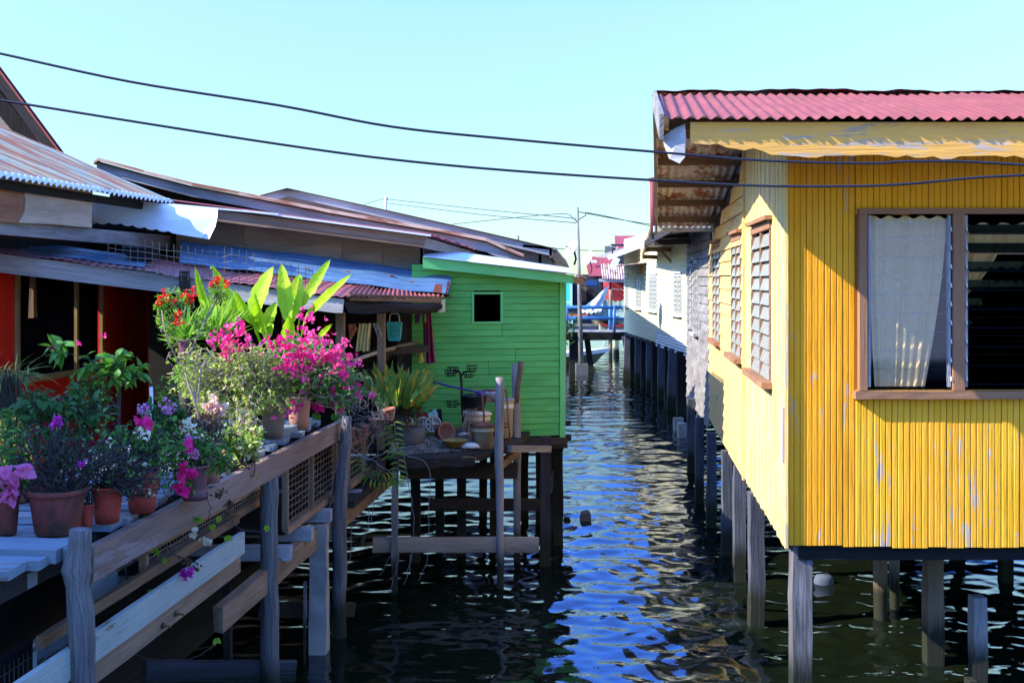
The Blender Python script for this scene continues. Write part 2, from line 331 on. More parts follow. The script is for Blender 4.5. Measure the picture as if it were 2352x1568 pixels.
# ------------------------------------------------------------------ camera, sky, sun
cam=bpy.data.cameras.new('camera'); co=bpy.data.objects.new('camera',cam); COL.objects.link(co)
co.location=(0,0,H); co.rotation_euler=(math.radians(90),0,0); cam.lens=38.4; cam.sensor_width=36; cam.shift_y=-177/3000
cam.clip_end=3000; cam.clip_start=.05; scene.camera=co
TS=V((-1.38,-.36,1.0)).normalized()
el=math.asin(TS.z); az=math.atan2(TS.x,TS.y)
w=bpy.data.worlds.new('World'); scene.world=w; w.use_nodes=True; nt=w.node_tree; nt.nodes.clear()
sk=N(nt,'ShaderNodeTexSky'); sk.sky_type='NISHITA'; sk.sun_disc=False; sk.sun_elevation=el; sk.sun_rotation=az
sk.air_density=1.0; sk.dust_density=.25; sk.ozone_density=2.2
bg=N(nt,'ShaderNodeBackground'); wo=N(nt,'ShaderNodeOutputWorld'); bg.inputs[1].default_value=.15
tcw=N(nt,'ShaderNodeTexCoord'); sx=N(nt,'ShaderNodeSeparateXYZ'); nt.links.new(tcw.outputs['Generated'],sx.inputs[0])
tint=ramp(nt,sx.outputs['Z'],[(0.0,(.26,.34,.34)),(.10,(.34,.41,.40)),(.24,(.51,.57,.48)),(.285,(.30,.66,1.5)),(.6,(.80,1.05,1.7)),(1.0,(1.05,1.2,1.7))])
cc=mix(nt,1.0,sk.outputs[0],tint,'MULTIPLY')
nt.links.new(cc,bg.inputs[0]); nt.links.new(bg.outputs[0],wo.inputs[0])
sl=bpy.data.lights.new('sun','SUN'); sl.energy=3.2; sl.angle=math.radians(.5); sl.color=(1,.93,.80)
so=bpy.data.objects.new('sun',sl); COL.objects.link(so); so.rotation_euler=(-TS).to_track_quat('-Z','Y').to_euler(); so.location=(-20,-5,20)
scene.view_settings.view_transform='Standard'; scene.view_settings.look='None'; scene.view_settings.exposure=1.85; scene.view_settings.gamma=1
scene.cycles.max_bounces=8; scene.cycles.transparent_max_bounces=24; scene.cycles.use_adaptive_sampling=True; scene.cycles.use_denoising=True
scene.cycles.sample_clamp_indirect=6
# ------------------------------------------------------------------ water
def make_water():
    ys=np.geomspace(2.4,75,1050); ys=np.concatenate([[-60,-20,-5,0,1.2],ys,np.geomspace(80,1500,26)])
    us=np.linspace(-1,1,620); 
    ext=np.array([60,15,5,2.2,1.35]); us=np.concatenate([-ext,us,ext[::-1]])
    Yg,Ug=np.meshgrid(ys,us,indexing='ij'); sp=4.6+.42*np.clip(Yg,0,75)
    X=2.2+Ug*sp; Z=np.zeros_like(X); rs=np.random.RandomState(5)
    for i in range(64):
        lam=.13*(1.078**(i%32)); th=rs.normal(0,.75)+math.pi/2+.15
        k=2*math.pi/lam; a=.019*lam/(2*math.pi)*(1.7 if lam<.33 else 1.15 if lam<.6 else .6); ph=rs.uniform(0,6.28)
        fade=np.clip((lam/(np.clip(Yg,1,None)*.0075)-1.2)/1.6,0,1)
        wx=.25*np.sin(X*.9+ph)+.2*np.sin(Yg*1.1+ph*2)
        Z+=fade*a*np.sin(k*(math.cos(th)*X+math.sin(th)*Yg)+ph+wx*2)
    patch=.72+.35*np.sin(X*.7+Yg*.31)*np.sin(Yg*.43-X*.2+1)
    Z*=patch; Z[np.abs(Ug)>1.01]=0; Z[(Yg<1.5)|(Yg>76)]=0
    n,m=X.shape; co_=np.stack([X,Yg,Z],-1).reshape(-1,3).astype('f')
    idx=np.arange(n*m).reshape(n,m); q=np.stack([idx[:-1,:-1],idx[:-1,1:],idx[1:,1:],idx[1:,:-1]],-1).reshape(-1,4)
    me=bpy.data.meshes.new('water'); me.vertices.add(n*m); me.vertices.foreach_set('co',co_.ravel())
    me.loops.add(q.size); me.loops.foreach_set('vertex_index',q.ravel().astype('i'))
    me.polygons.add(len(q)); me.polygons.foreach_set('loop_start',np.arange(0,q.size,4,dtype='i')); me.polygons.foreach_set('loop_total',np.full(len(q),4,dtype='i'))
    me.polygons.foreach_set('use_smooth',np.ones(len(q),dtype=bool)); me.update(calc_edges=True)
    o=bpy.data.objects.new('water',me); COL.objects.link(o); o['kind']='structure'
    mt,nt,b,out=newmat('water'); v=mapping(nt,(1,1,1),'Object'); 
    n1=noisen(nt,v,.5,3,.5); nt.links.new(mix(nt,n1,(.002,.004,.002),(.010,.014,.006)),b.inputs['Base Color'])
    b.inputs['Roughness'].default_value=.035; b.inputs['IOR'].default_value=1.6; b.inputs['Specular IOR Level'].default_value=1.0; b.inputs['Specular Tint'].default_value=(.12,.42,1,1)
    n2=noisen(nt,mapping(nt,(1,1.6,1),'Object'),11,3,.5); bump(nt,b,n2,.10,.02)
    me.materials.append(mt)
make_water()
# ------------------------------------------------------------------ YELLOW HOUSE
XW,KW=1.033,.107                       # its canal wall runs along x = XW + KW*y
def wx(y): return XW+KW*y
YF=7.10; ZB=2.8-1.72
yh=thing('yellow_house','yellow timber house on stilts with red corrugated roof and louvred windows','house',(3.6,9.5,1.08))
def beads(mb,p0,ux,n,pitch,z0f,z1,nrm,th=.006,grp=3,gap=.0026,jit=.0015):
    """narrow beaded boards side by side; one uv offset per plank of grp beads"""
    p0=V(p0);ux=V(ux).normalized();nr=V(nrm).normalized(); uo=vo=0
    for i in range(n):
        if i%grp==0: uo=R.random()*60; vo=R.random()*60; dz=(R.random()-.5)*.012; dn=(R.random()-.5)*.003
        a=p0+ux*(i*pitch+gap*(1.6 if i%grp==0 else .8)); b=p0+ux*((i+1)*pitch-gap*.5)
        z0=z0f+dz; out=nr*(th+dn+(R.random()-.5)*jit); c=.005
        prof=[a,a+out*.6,a+ux*c+out,b-ux*c+out,b+out*.6,b]
        vs=[V((q.x,q.y,z0)) for q in prof]+[V((q.x,q.y,z1)) for q in prof]
        fs=[];us=[]; per=[0,.009,.015,.015+pitch-.015,pitch+.005,pitch+.012]
        for j in range(5):
            fs.append([j,j+1,7+j,6+j]); v0=vo+(i%grp)*pitch+per[j]; v1=vo+(i%grp)*pitch+per[j+1]
            us.append([(uo+z0,v0),(uo+z0,v1),(uo+z1,v1),(uo+z1,v0)])
        fs.append([0,1,2,3,4,5][::-1]); us.append([(uo,vo)]*6)
        mb.add(vs,fs,us)
xc=wx(YF)                               # 1.79
x0w,x1w,zt,zs=2.268,3.515,3.235,2.095   # window opening in front wall
wall=MB(); pitch=.0395
n1=int((x0w-.03-xc)/pitch); beads(wall,(xc,YF,0),(1,0,0),n1,pitch,ZB,3.78,(0,-1,0))
xs=xc+n1*pitch
wf=wall.build('wall','yellow_paint',yh,label='front wall of narrow yellow beaded boards')
wall=MB(); nA=int((x1w-xs)/pitch)+1
beads(wall,(xs,YF-.006,0),(1,0,0),nA,pitch,ZB-.006,zs,(0,-1,0)); wall.build('wall','yellow_worn',yh,label='worn boards under the front window')
wall=MB(); beads(wall,(xs,YF-.006,0),(1,0,0),nA,pitch,zt,3.78,(0,-1,0)); beads(wall,(xs+nA*pitch,YF-.006,0),(1,0,0),40,pitch,ZB-.006,3.78,(0,-1,0)); wall.build('wall','yellow_new',yh)
# backing, side walls, floor
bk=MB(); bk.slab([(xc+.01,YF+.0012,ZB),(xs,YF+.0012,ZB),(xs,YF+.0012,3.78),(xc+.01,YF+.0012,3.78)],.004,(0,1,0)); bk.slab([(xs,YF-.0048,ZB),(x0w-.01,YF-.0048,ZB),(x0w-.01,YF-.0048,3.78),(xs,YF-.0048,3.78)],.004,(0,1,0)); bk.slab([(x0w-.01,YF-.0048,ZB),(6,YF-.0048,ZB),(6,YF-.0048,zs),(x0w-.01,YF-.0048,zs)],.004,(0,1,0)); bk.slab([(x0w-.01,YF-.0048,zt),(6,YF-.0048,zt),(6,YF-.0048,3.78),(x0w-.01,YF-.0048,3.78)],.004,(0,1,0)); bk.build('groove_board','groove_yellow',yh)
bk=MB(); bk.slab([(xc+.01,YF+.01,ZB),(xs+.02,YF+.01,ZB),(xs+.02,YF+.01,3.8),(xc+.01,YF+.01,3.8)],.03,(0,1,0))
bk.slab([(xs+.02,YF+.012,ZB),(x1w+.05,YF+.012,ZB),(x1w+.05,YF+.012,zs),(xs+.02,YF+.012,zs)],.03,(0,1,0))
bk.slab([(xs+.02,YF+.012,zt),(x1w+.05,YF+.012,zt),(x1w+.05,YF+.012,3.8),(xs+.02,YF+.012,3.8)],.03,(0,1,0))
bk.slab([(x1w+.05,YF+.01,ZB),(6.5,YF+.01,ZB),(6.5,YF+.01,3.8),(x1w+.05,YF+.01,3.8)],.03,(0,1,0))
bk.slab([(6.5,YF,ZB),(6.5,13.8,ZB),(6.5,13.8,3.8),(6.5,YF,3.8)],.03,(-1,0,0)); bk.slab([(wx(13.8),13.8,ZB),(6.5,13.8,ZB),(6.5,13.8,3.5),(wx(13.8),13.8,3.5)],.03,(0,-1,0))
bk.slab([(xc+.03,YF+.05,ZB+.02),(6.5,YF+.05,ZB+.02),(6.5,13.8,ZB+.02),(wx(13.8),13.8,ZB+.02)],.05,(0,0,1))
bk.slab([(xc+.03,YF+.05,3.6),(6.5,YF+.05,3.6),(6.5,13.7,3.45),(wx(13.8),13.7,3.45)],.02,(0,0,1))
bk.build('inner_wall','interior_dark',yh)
jo=MB()
for y in np.arange(7.3,13.8,.62): jo.beam((wx(y)+.06,y,ZB-.06),(6.4,y,ZB-.06),.07,.12)
jo.beam((xc+.08,YF+.06,ZB-.05),(6.4,YF+.06,ZB-.05),.06,.1); each(jo,'floor_joist','black_wood',yh)
# side wall: beads then clapboards, with openings
dS=V((KW,1,0)).normalized(); nS=V((-1,KW,0)).normalized()
def sw(y,z,o=0): return V((wx(y),y,z))+nS*o
wins=[(7.80,8.95,2.08,3.20),(9.86,10.72,2.10,3.20),(12.15,13.10,2.12,3.20)]
def roofz(y): return 3.73+ (y-6.38)*.247 if y<8.2 else 4.19-(y-8.2)*.138
sd=MB(); y=YF
while y<9.55:
    z1=roofz(y)-.06; ww=.055 if R.random()<.6 else .09
    inw=any(a-.02<y<b+.02 for a,b,_,_ in wins)
    segs=[(ZB,z1)] if not inw else [(ZB,2.06),(3.22,z1)]
    for a,b in segs: sd.beam(sw(y+ww/2,a-R.random()*.02,.008+R.random()*.006),sw(y+ww/2,b,.008+R.random()*.006),ww-.005,.016,up=nS)
    y+=ww
sd.build('wall','yellow_side',yh,label='sunlit side wall of upright yellow boards')
cl=MB(); z=ZB
while z<4.1:
    h=.145 if R.random()<.7 else .12
    for ya,yb in ((9.58,13.8),):
        cuts=[ya]
        for a,b,c,d in wins[1:]:
            if c<z+h*.6<d: cuts+= [a,b]
        cuts+= [yb]
        for i in range(0,len(cuts),2):
            a,b=cuts[i],cuts[i+1]; zz=z
            yend=b
            while yend>a+.2 and roofz(yend)-.1<zz+h: yend-=.1
            if yend-a<.25: continue
            p=a
            while p<yend-.01:
                q=min(yend,p+1.2+R.random()*2.4)
                if yend-q<.4: q=yend
                o=.012+R.random()*.006
                s0=sw(p,z+h/2+(R.random()-.5)*.006,o); s1=sw(q-.004,z+h/2+(R.random()-.5)*.008,o+R.random()*.003)
                cl.beam(s0,s1,.012,h+.012,up=(nS*.13+V((0,0,-1))).normalized(),jit=.0015,segs=3); p=q
    z+=h
# tilt clapboards slightly by overlapping rows: shift upper rows in
cl.build('wall','yellow_clap',yh,label='yellow clapboard part of the side wall')
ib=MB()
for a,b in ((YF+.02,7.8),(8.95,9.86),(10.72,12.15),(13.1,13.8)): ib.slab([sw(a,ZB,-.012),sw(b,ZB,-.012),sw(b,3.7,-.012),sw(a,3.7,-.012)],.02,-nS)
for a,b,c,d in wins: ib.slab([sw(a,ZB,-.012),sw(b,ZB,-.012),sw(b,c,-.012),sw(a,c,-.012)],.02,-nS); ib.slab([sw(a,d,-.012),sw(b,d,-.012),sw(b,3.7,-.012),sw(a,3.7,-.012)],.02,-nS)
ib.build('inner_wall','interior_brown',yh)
ct=MB(); ct.beam(sw(YF-.01,ZB-.01,.012),sw(YF-.01,3.75,.012),.05,.02,up=nS); ct.beam(sw(9.56,ZB-.02,.03),sw(9.56,3.95,.03),.06,.02,up=nS); each(ct,'corner_trim','yellow_side',yh)
pt=MB(); pt.beam(sw(YF-.004,1.62,.03),sw(YF-.004,1.98,.03),.03,.012,up=nS); pt.build('patch_board','slate_wood',yh)
def louvre_side(yh,a,b,z0,z1,place,nrm,dirv,n,frame='frame_brown',cols=2,glass='frost_glass',mul=3):
    f=MB(); c=(a+b)/2
    for y in np.linspace(a,b,mul): f.beam(place(y,z0,.016),place(y,z1,.016),.045,.022,up=nrm)
    f.beam(place(a-.03,z1,.02),place(b+.03,z1,.02),.03,.05,up=(0,0,1))
    fr=f.build('window',frame,yh)
    s=MB(); s.beam(place(a-.09,z0-.02,.045),place(b+.09,z0-.02,.045),.10,.045,up=(0,0,1),jit=.004,segs=4); s.build('sill',frame,fr)
    h=MB(); h.beam(place(a-.1,z1+.05,.035),place(b+.08,z1+.06,.035),.075,.03,up=(0,0,1)); h.build('lintel',frame,fr)
    ys=np.linspace(a,b,mul); m=int((z1-z0)/.105)
    for i in range(mul-1):
        g=MB()
        for j in range(m):
            z=z0+.06+j*(z1-z0-.05)/m
            g.beam(place(ys[i]+.026,z,.016),place(ys[i+1]-.026,z,.016),.004,.108,up=(nrm*-.30+V((0,0,1))).normalized())
        g.build('louvre_slats',glass,fr)
    for i in range(mul):
        k=MB()
        for j in range(m):
            z=z0+.06+j*(z1-z0-.05)/m
            k.beam(place(ys[i],z-.045,.030),place(ys[i],z+.035,.030),.03,.005,up=nrm)
        k.build('louvre_clip_lines','grey_wood',fr)
for a,b,c,d in wins: louvre_side(yh,a,b,c,d,sw,nS,dS,10,mul=3)
# front window
fr=MB(); yf=YF-.03
def fx(X): return (X-1176)/F*7.07
fr.beam((x0w-.0,yf,zs),(x0w,yf,zt+.03),.05,.05,up=(0,-1,0)); fr.beam((x1w,yf,zs),(x1w,yf,zt+.03),.05,.05,up=(0,-1,0))
fr.beam((x0w-.03,yf-.004,zt+.015),(x1w+.03,yf-.004,zt+.015),.055,.035); mx_=2.885; fr.beam((mx_,yf,zs),(mx_,yf,zt),.075,.048,up=(0,-1,0))
win=fr.build('window','frame_brown',yh,label='front double window with lace curtains and glass louvres')
sl_=MB(); sl_.beam((x0w-.055,YF-.034,zs-.03),(x1w+.06,YF-.034,zs-.03),.070,.05,jit=.004,segs=14); sl_.build('sill','frame_brown',win)
st=MB()
for xx in (x0w+.045,mx_-.055,mx_+.055,x1w-.045): st.beam((xx,yf+.01,zs+.02),(xx,yf+.01,zt-.01),.016,.03,up=(0,-1,0))
each(st,'louvre_rail','slate_wood',win)
for j in range(9):
    z=zs+.075+j*.1205
    g=MB(); g.beam((x0w+.05,yf-.002,z),(mx_-.06,yf-.002,z),.004,.127,up=V((0,-.10,1)).normalized()); g.build('louvre_pane','louvre_glass',win)
    g=MB(); g.beam((mx_+.06,yf+.005,z+.0),(x1w-.05,yf+.005,z+.0),.005,.12,up=V((0,-.80,-.52)).normalized()); g.build('louvre_pane','louvre_glass_dark',win)
cl_=MB()
for j in range(9):
    z=zs+.075+j*.1205
    for xx in (mx_-.05,mx_+.05): cl_.beam((xx,yf-.024,z-.015),(xx,yf-.012,z+.012),.008,.012,up=(0,-1,0))
each(cl_,'louvre_clip','white_plastic',win)
def curtain(xa,xb,za,zb,xa2,xb2,y,amp,fold,mat,nm='curtain'):
    c=MB(); nu,nv=90,24; vs=[];fs=[];us=[]
    for j in range(nv+1):
        k=j/nv; g=k**1.5
        for i in range(nu+1):
            t=i/nu; x=(xa+(xb-xa)*t)*(1-g)+(xa2+(xb2-xa2)*t)*g; z=za+(zb-za)*k
            vs.append((x,y+amp*math.sin(t*fold*6.28+.6*math.sin(k*3+t*5))*(.6+.4*math.sin(t*17)),z+.01*math.sin(t*30)*(j==0)))
    for j in range(nv):
        for i in range(nu):
            a=j*(nu+1)+i; fs.append([a,a+1,a+nu+2,a+nu+1]); us.append([(i/nu,j/nv),((i+1)/nu,j/nv),((i+1)/nu,(j+1)/nv),(i/nu,(j+1)/nv)])
    c.add(vs,fs,us,True); return c
m=bpy.data.materials.new('lace'); m.use_nodes=True; nt=m.node_tree; nt.nodes.clear(); out=N(nt,'ShaderNodeOutputMaterial'); d1=N(nt,'ShaderNodeBsdfDiffuse'); t1=N(nt,'ShaderNodeBsdfTranslucent'); mm=N(nt,'ShaderNodeMixShader')
vv=mapping(nt,(34,52,1)); vo=N(nt,'ShaderNodeTexVoronoi'); nt.links.new(vv,vo.inputs['Vector']); vo.inputs['Scale'].default_value=.55
c=mix(nt,ramp(nt,vo.outputs['Distance'],[(.2,1),(.34,0)]),(.95,.68,.34),(.96,.80,.52)); nt.links.new(c,d1.inputs[0]); nt.links.new(c,t1.inputs[0]); mm.inputs[0].default_value=.35
nt.links.new(d1.outputs[0],mm.inputs[1]); nt.links.new(t1.outputs[0],mm.inputs[2]); nt.links.new(mm.outputs[0],out.inputs[0]); MATS['lace']=m
cu=curtain(x0w+.05,mx_-.06,zt-.02,zs+.02,x0w+.09,mx_-.20,YF+.004,.011,7,'lace'); cu.build('curtain','lace',win,label='lace curtain filling the left sash')
cu=curtain(mx_+.05,x1w+.05,zt-.06,zt-.26,mx_+.05,x1w,YF+.09,.014,9,'lace'); cu.build('curtain','lace',win,label='short lace valance along the top of the right sash')
cu=curtain(mx_+.04,mx_+.33,zt-.2,zs+.55,mx_+.035,mx_+.05,YF+.10,.016,4,'lace'); cu.build('curtain','lace',win,label='lace drape gathered to the left in the right sash')
# roof of yellow house
def ez(x,d): return 2.8+x/F*d
rf=MB(); ce=.0
a=V((.875,6.40,3.755)); b=V((6.9,6.40,3.745)); d_=V((1.09,8.2,4.205)); c_=V((6.9,8.2,4.205))
rf.sheet(a,b,c_,d_,int(6.0/.076),.0105,nv=5,ragA=.012,dent=.012)
roof=rf.build('roof','red_roof',yh,label='red corrugated roof')
rc=MB(); rc.sheet((1.07,8.1,4.215),(6.9,8.1,4.215),(6.9,8.36,4.205),(1.07,8.36,4.205),30,.003,nv=2,dent=.02); rc.build('ridge_cap','red_roof',roof)
rb=MB(); rb.sheet((1.09,8.3,4.19),(6.9,8.3,4.19),(6.9,13.42,3.475),(1.785,13.42,3.475),int(5.5/.076),.0105,nv=5,dent=.01); rb.build('back_slope','soffit_metal',roof)
pu=MB()
for y in (9.1,10.0,10.9,11.8,12.7): z=4.19-(y-8.3)*.1396-.06; x=.98+.0+(y-8.2)*.133+.12; pu.beam((x,y,z),(wx(y)+.1,y,z),.05,.07)
for y in (6.6,7.6): z=3.74+(y-6.38)*.2473-.05; pu.beam((.93+(y-6.4)*.12,y,z),(wx(y)+.1,y,z),.05,.07)
each(pu,'purlin','brown_wood',roof)
vb=MB(); vb.beam((1.07,8.2,4.15),(1.77,13.4,3.42),.025,.11,jit=.003,segs=6); vb.beam((.88,6.42,3.705),(1.07,8.2,4.155),.025,.15,jit=.003,segs=4); each(vb,'verge_board','grey_wood',roof)
wb=MB(); wb.beam((1.74,13.44,3.44),(2.60,13.44,3.44),.03,.07); wb.build('end_board','white_paint',roof)
rp=MB(); rp.tube([(1.745,13.5,3.42),(1.735,13.5,4.05)],.035,8); rp.beam((1.68,13.5,4.05),(1.78,13.5,4.07),.05,.03); rp.build('rain_pipe','red_roof',roof)
# front fascia board with ragged lower edge, plus the grey end piece
fa=MB(); top=[];bot=[]; n=110
for i in range(n+1):
    x=1.055+(6.9-1.055)*i/n; 
    zb=3.572-.028*(i>8)*1-.010*abs(noise.noise(V((x*5,1,0))))-.012*noise.noise(V((x*1.3,0,0))) - (.02*R.random() if R.random()<.4 else 0)
    zb+= .05*max(0,1-i/9)
    top.append(V((x,6.455,3.738))); bot.append(V((x,6.455,zb)))
for i in range(n):
    pass
fa.slab(bot+top[::-1],.028,(0,1,0),uvd=(1,0,0)); fa.build('fascia_board','fascia_yellow',roof,label='yellow fascia board with a rotten lower edge')
fe=MB(); fe.slab([(.93,6.44,3.52),(.985,6.42,3.49),(1.02,6.44,3.53),(1.03,6.46,3.64),(1.025,6.47,3.73),(.97,6.5,3.71),(.90,6.52,3.66),(.91,6.5,3.6)],.02,(0,1,0)); fe.build('end_board','silver_wood',roof,label='split grey board end at the roof corner')
# stilts of the yellow house: each a post
def stilt(x,y,z1,wd,mat,label=None,grp=None,z0=-1.5,cat='post',lean=0,sq=True,name='stilt',rot=.0):
    m=MB()
    if sq: m.beam((x+lean,y,z0),(x,y,z1),wd,wd,up=V((math.sin(rot),-math.cos(rot),0)),jit=.012,segs=14)
    else:
        n=16; pts=[];rr=[]; ph=R.random()*9
        for i in range(n+1):
            t=i/n; pts.append(V((x+lean*(1-t)+.25*wd*noise.noise(V((t*2.5+ph,0,0))),y+.25*wd*noise.noise(V((0,t*2.5+ph,0))),z0+(z1-z0)*t))); rr.append(wd/2*(1+.16*noise.noise(V((t*5,ph,1)))+.10*(1-t)))
        m.tube(pts,rr,12,jit=.07)
    return solo(m,name,mat,label,cat,grp)
stilt(1.90,7.20,ZB,.125,'post_wood','pale square stilt under the front corner of the yellow house','stilts of the yellow house')
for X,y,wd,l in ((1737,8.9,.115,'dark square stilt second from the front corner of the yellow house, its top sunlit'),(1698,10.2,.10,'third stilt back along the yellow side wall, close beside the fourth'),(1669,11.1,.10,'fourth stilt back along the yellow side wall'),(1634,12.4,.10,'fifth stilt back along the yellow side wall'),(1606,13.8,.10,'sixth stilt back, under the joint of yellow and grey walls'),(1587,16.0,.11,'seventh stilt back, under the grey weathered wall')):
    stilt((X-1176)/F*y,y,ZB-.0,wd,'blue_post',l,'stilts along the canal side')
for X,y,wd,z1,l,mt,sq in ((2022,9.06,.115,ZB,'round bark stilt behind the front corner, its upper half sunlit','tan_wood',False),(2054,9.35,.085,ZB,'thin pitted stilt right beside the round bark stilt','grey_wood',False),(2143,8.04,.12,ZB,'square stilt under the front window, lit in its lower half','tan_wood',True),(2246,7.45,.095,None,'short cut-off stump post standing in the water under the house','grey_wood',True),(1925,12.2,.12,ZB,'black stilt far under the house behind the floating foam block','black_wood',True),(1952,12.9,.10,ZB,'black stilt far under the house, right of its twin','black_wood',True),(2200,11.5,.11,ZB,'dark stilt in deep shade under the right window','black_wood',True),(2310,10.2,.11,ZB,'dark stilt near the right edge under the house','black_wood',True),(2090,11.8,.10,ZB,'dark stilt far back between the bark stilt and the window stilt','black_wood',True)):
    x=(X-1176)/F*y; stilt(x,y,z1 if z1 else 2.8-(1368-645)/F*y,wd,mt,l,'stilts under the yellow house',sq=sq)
m=MB(); x=(2235-1176)/F*7.35; m.beam((x-.02,7.36,-.6),(x-.01,7.36,.12),.10,.05); solo(m,'stump','tan_wood','low sunlit stump leaning on the short cut-off post in the water','stump')
# floating things
m=MB(); fx_,fy_=(1892-1176)/F*10.1,10.1; m.lathe((fx_,fy_,.0),[(0,-.05),(.08,-.05),(.095,0),(.09,.05),(.07,.085),(0,.09)],14,sc=(1.0,.6)); 
solo(m,'float','foam','pale blue foam block floating under the yellow house','float')
m=MB(); y=7025/(1198-645); m.slab([V(((X-1176)/F*y,y,2.8-(Y-645)/F*y)) for X,Y in ((1333,1196),(1336,1180),(1352,1176),(1357,1180),(1358,1200))],.16,(0,1,0)); solo(m,'float','concrete_dark','grey box corner floating in the middle of the canal','float')
m=MB(); y=7025/(1197-645); m.slab([V(((X-1176)/F*y,y,2.8-(Y-645)/F*y)) for X,Y in ((1294,1199),(1297,1189),(1309,1190),(1311,1198))],.1,(0,1,0)); solo(m,'float','dark_wood','small dark scrap floating beside the green house posts','float')
# ------------------------------------------------------------------ GREY WEATHERED HOUSE
gh=thing('weathered_house','grey unpainted clapboard house between the yellow and the cream house','house',(3.2,16,1.05))
def gx(y): return 2.535+.088*(y-14)
nG=V((-1,.088,0)).normalized()
def gw(y,z,o=0): return V((gx(y),y,z))+nG*o
g=MB(); z=.93; 
while z<3.45:
    h=.13
    segs=[(13.85,17.8)]
    if 2.0<z+.05<3.1: segs=[(13.85,15.55),(16.25,16.7),(17.3,17.8)]
    for a,b in segs:
        p=a
        while p<b-.01:
            q=min(b,p+.7+R.random()*1.6); q=b if b-q<.2 else q
            t=.03+R.random()*.03
            g.beam(gw(p+.004,z+h/2+(R.random()-.5)*.012,.012+R.random()*.008),gw(q-.004,z+h/2+(R.random()-.5)*.012,.012+R.random()*.008),.014,h+.014,up=(nG*.16+V((0,0,-1))).normalized(),jit=.002,segs=2,ends=(.015,.015)); p=q
    z+=h*.93
g.build('wall','grey_wood',gh)
ib=MB()
for pts in ([gw(13.85,.95,-.02),gw(15.5,.95,-.02),gw(15.5,3.5,-.02),gw(13.85,3.5,-.02)],[gw(16.3,.95,-.02),gw(17.8,.95,-.02),gw(17.8,3.5,-.02),gw(16.3,3.5,-.02)],[gw(15.5,.95,-.02),gw(16.3,.95,-.02),gw(16.3,2.0,-.02),gw(15.5,2.0,-.02)]): ib.slab(pts,.03,-nG)
ib.slab([gw(17.8,.95),gw(17.8,.95)+V((3.5,0,0)),gw(17.8,3.5)+V((3.5,0,0)),gw(17.8,3.5)],.04,(0,1,0))
ib.slab([gw(13.85,.95,-.05),gw(13.85,.95)+V((3.5,0,0)),gw(17.8,.95)+V((3.5,0,0)),gw(17.8,.95,-.05)],.06,(0,0,1)); ib.build('inner_wall','dark_wood',gh)
louvre_side(gh,15.6,16.2,2.05,3.08,gw,nG,None,8,frame='silver_wood',mul=3); louvre_side(gh,16.75,17.25,2.1,3.05,gw,nG,None,8,frame='silver_wood',mul=2)
r=MB(); r.sheet((2.02,13.6,3.50),(2.20,17.9,3.45),(6,17.9,3.9),(6,13.6,3.95),50,.01,nv=3); rr_=r.build('roof','soffit_metal',gh)
r=MB(); r.beam((2.05,16.05,3.46),(2.60,16.05,3.48),.03,.09); r.beam((2.07,15.9,3.36),(2.6,15.9,3.38),.05,.08); r.beam((2.0,13.6,3.46),(2.18,17.9,3.41),.03,.10); each(r,'rafter','dark_wood',rr_)
# ------------------------------------------------------------------ CREAM HOUSE
ch=thing('cream_house','far cream and pale green boarded house on black stilts beside the blue railed bridge','house',(4.5,26,1.2))
def cx(y): return 3.6-.0382*(y-22.7)
nC=V((-1,-.0382,0)).normalized()
def cwp(y,z,o=0): return V((cx(y),y,z))+nC*o
cwin=[(22.95,23.9),(26.0,27.2),(28.4,29.4),(30.7,31.4)]
c=MB(); z=1.62
while z<3.9:
    h=.125; cuts=[20.5]
    if 2.05<z+.06<2.95:
        for a,b in cwin: cuts+=[a,b]
    cuts.append(31.6)
    for i in range(0,len(cuts),2):
        a,b=cuts[i],cuts[i+1]; c.beam(cwp(a,z+h/2,.012),cwp(b,z+h/2,.012),.015,h+.012,up=(nC*.12+V((0,0,-1))).normalized(),jit=.004,segs=6)
    z+=h
z=1.34
while z<1.61: c.beam(cwp(26.2,z+.06,.012),cwp(31.6,z+.06,.012),.015,.132,jit=.003,segs=4); z+=.125
c.slab([(cx(31.6),31.6,1.34),(cx(31.6)+3,31.9,1.34),(cx(31.6)+3,31.9,3.8),(cx(31.6),31.6,3.8)],.04,(0,1,0))
c.build('wall','cream_paint',ch)
c=MB(); c.sheet(cwp(20.5,1.24,.015),cwp(20.5,1.63,.015),cwp(26.2,1.63,.015),cwp(26.2,1.24,.015),6,.012,nv=3); c.build('skirt_sheet','white_corrugated',ch)
c=MB(); c.slab([cwp(20.5,1.3,-.02),cwp(31.6,1.3,-.02),cwp(31.6,2.05,-.02),cwp(20.5,2.05,-.02)],.03,-nC); c.slab([cwp(20.5,2.95,-.02),cwp(31.6,2.95,-.02),cwp(31.6,3.8,-.02),cwp(20.5,3.8,-.02)],.03,-nC)
c.slab([cwp(20.5,1.25),cwp(20.5,1.25)+V((4,0,0)),cwp(31.5,1.25)+V((4,0,0)),cwp(31.5,1.25)],.06,(0,0,1)); c.build('inner_wall','interior_brown',ch)
for a,b in cwin: louvre_side(ch,a+.05,b-.05,2.08,2.93,cwp,nC,None,8,frame='white_paint',mul=4 if b-a>1 else 3)
c=MB(); c.sheet((2.45,19,3.79),(3.12,26,3.47),(7,26,4.4),(7,19,4.7),60,.012,nv=3); cr=c.build('roof','white_corrugated',ch)
c=MB(); c.beam((2.44,19,3.75),(3.11,26,3.43),.03,.12); c.beam((2.7,21.5,3.62),(3.7,21.5,3.62),.06,.1); c.beam((2.95,24.2,3.50),(3.62,24.2,3.5),.06,.1); c.beam((3.1,26,3.38),(3.6,26,3.36),.06,.1); c.beam((3.3,24.2,3.48),(3.55,24.2,3.2),.05,.05); each(c,'rafter','brown_wood',cr)
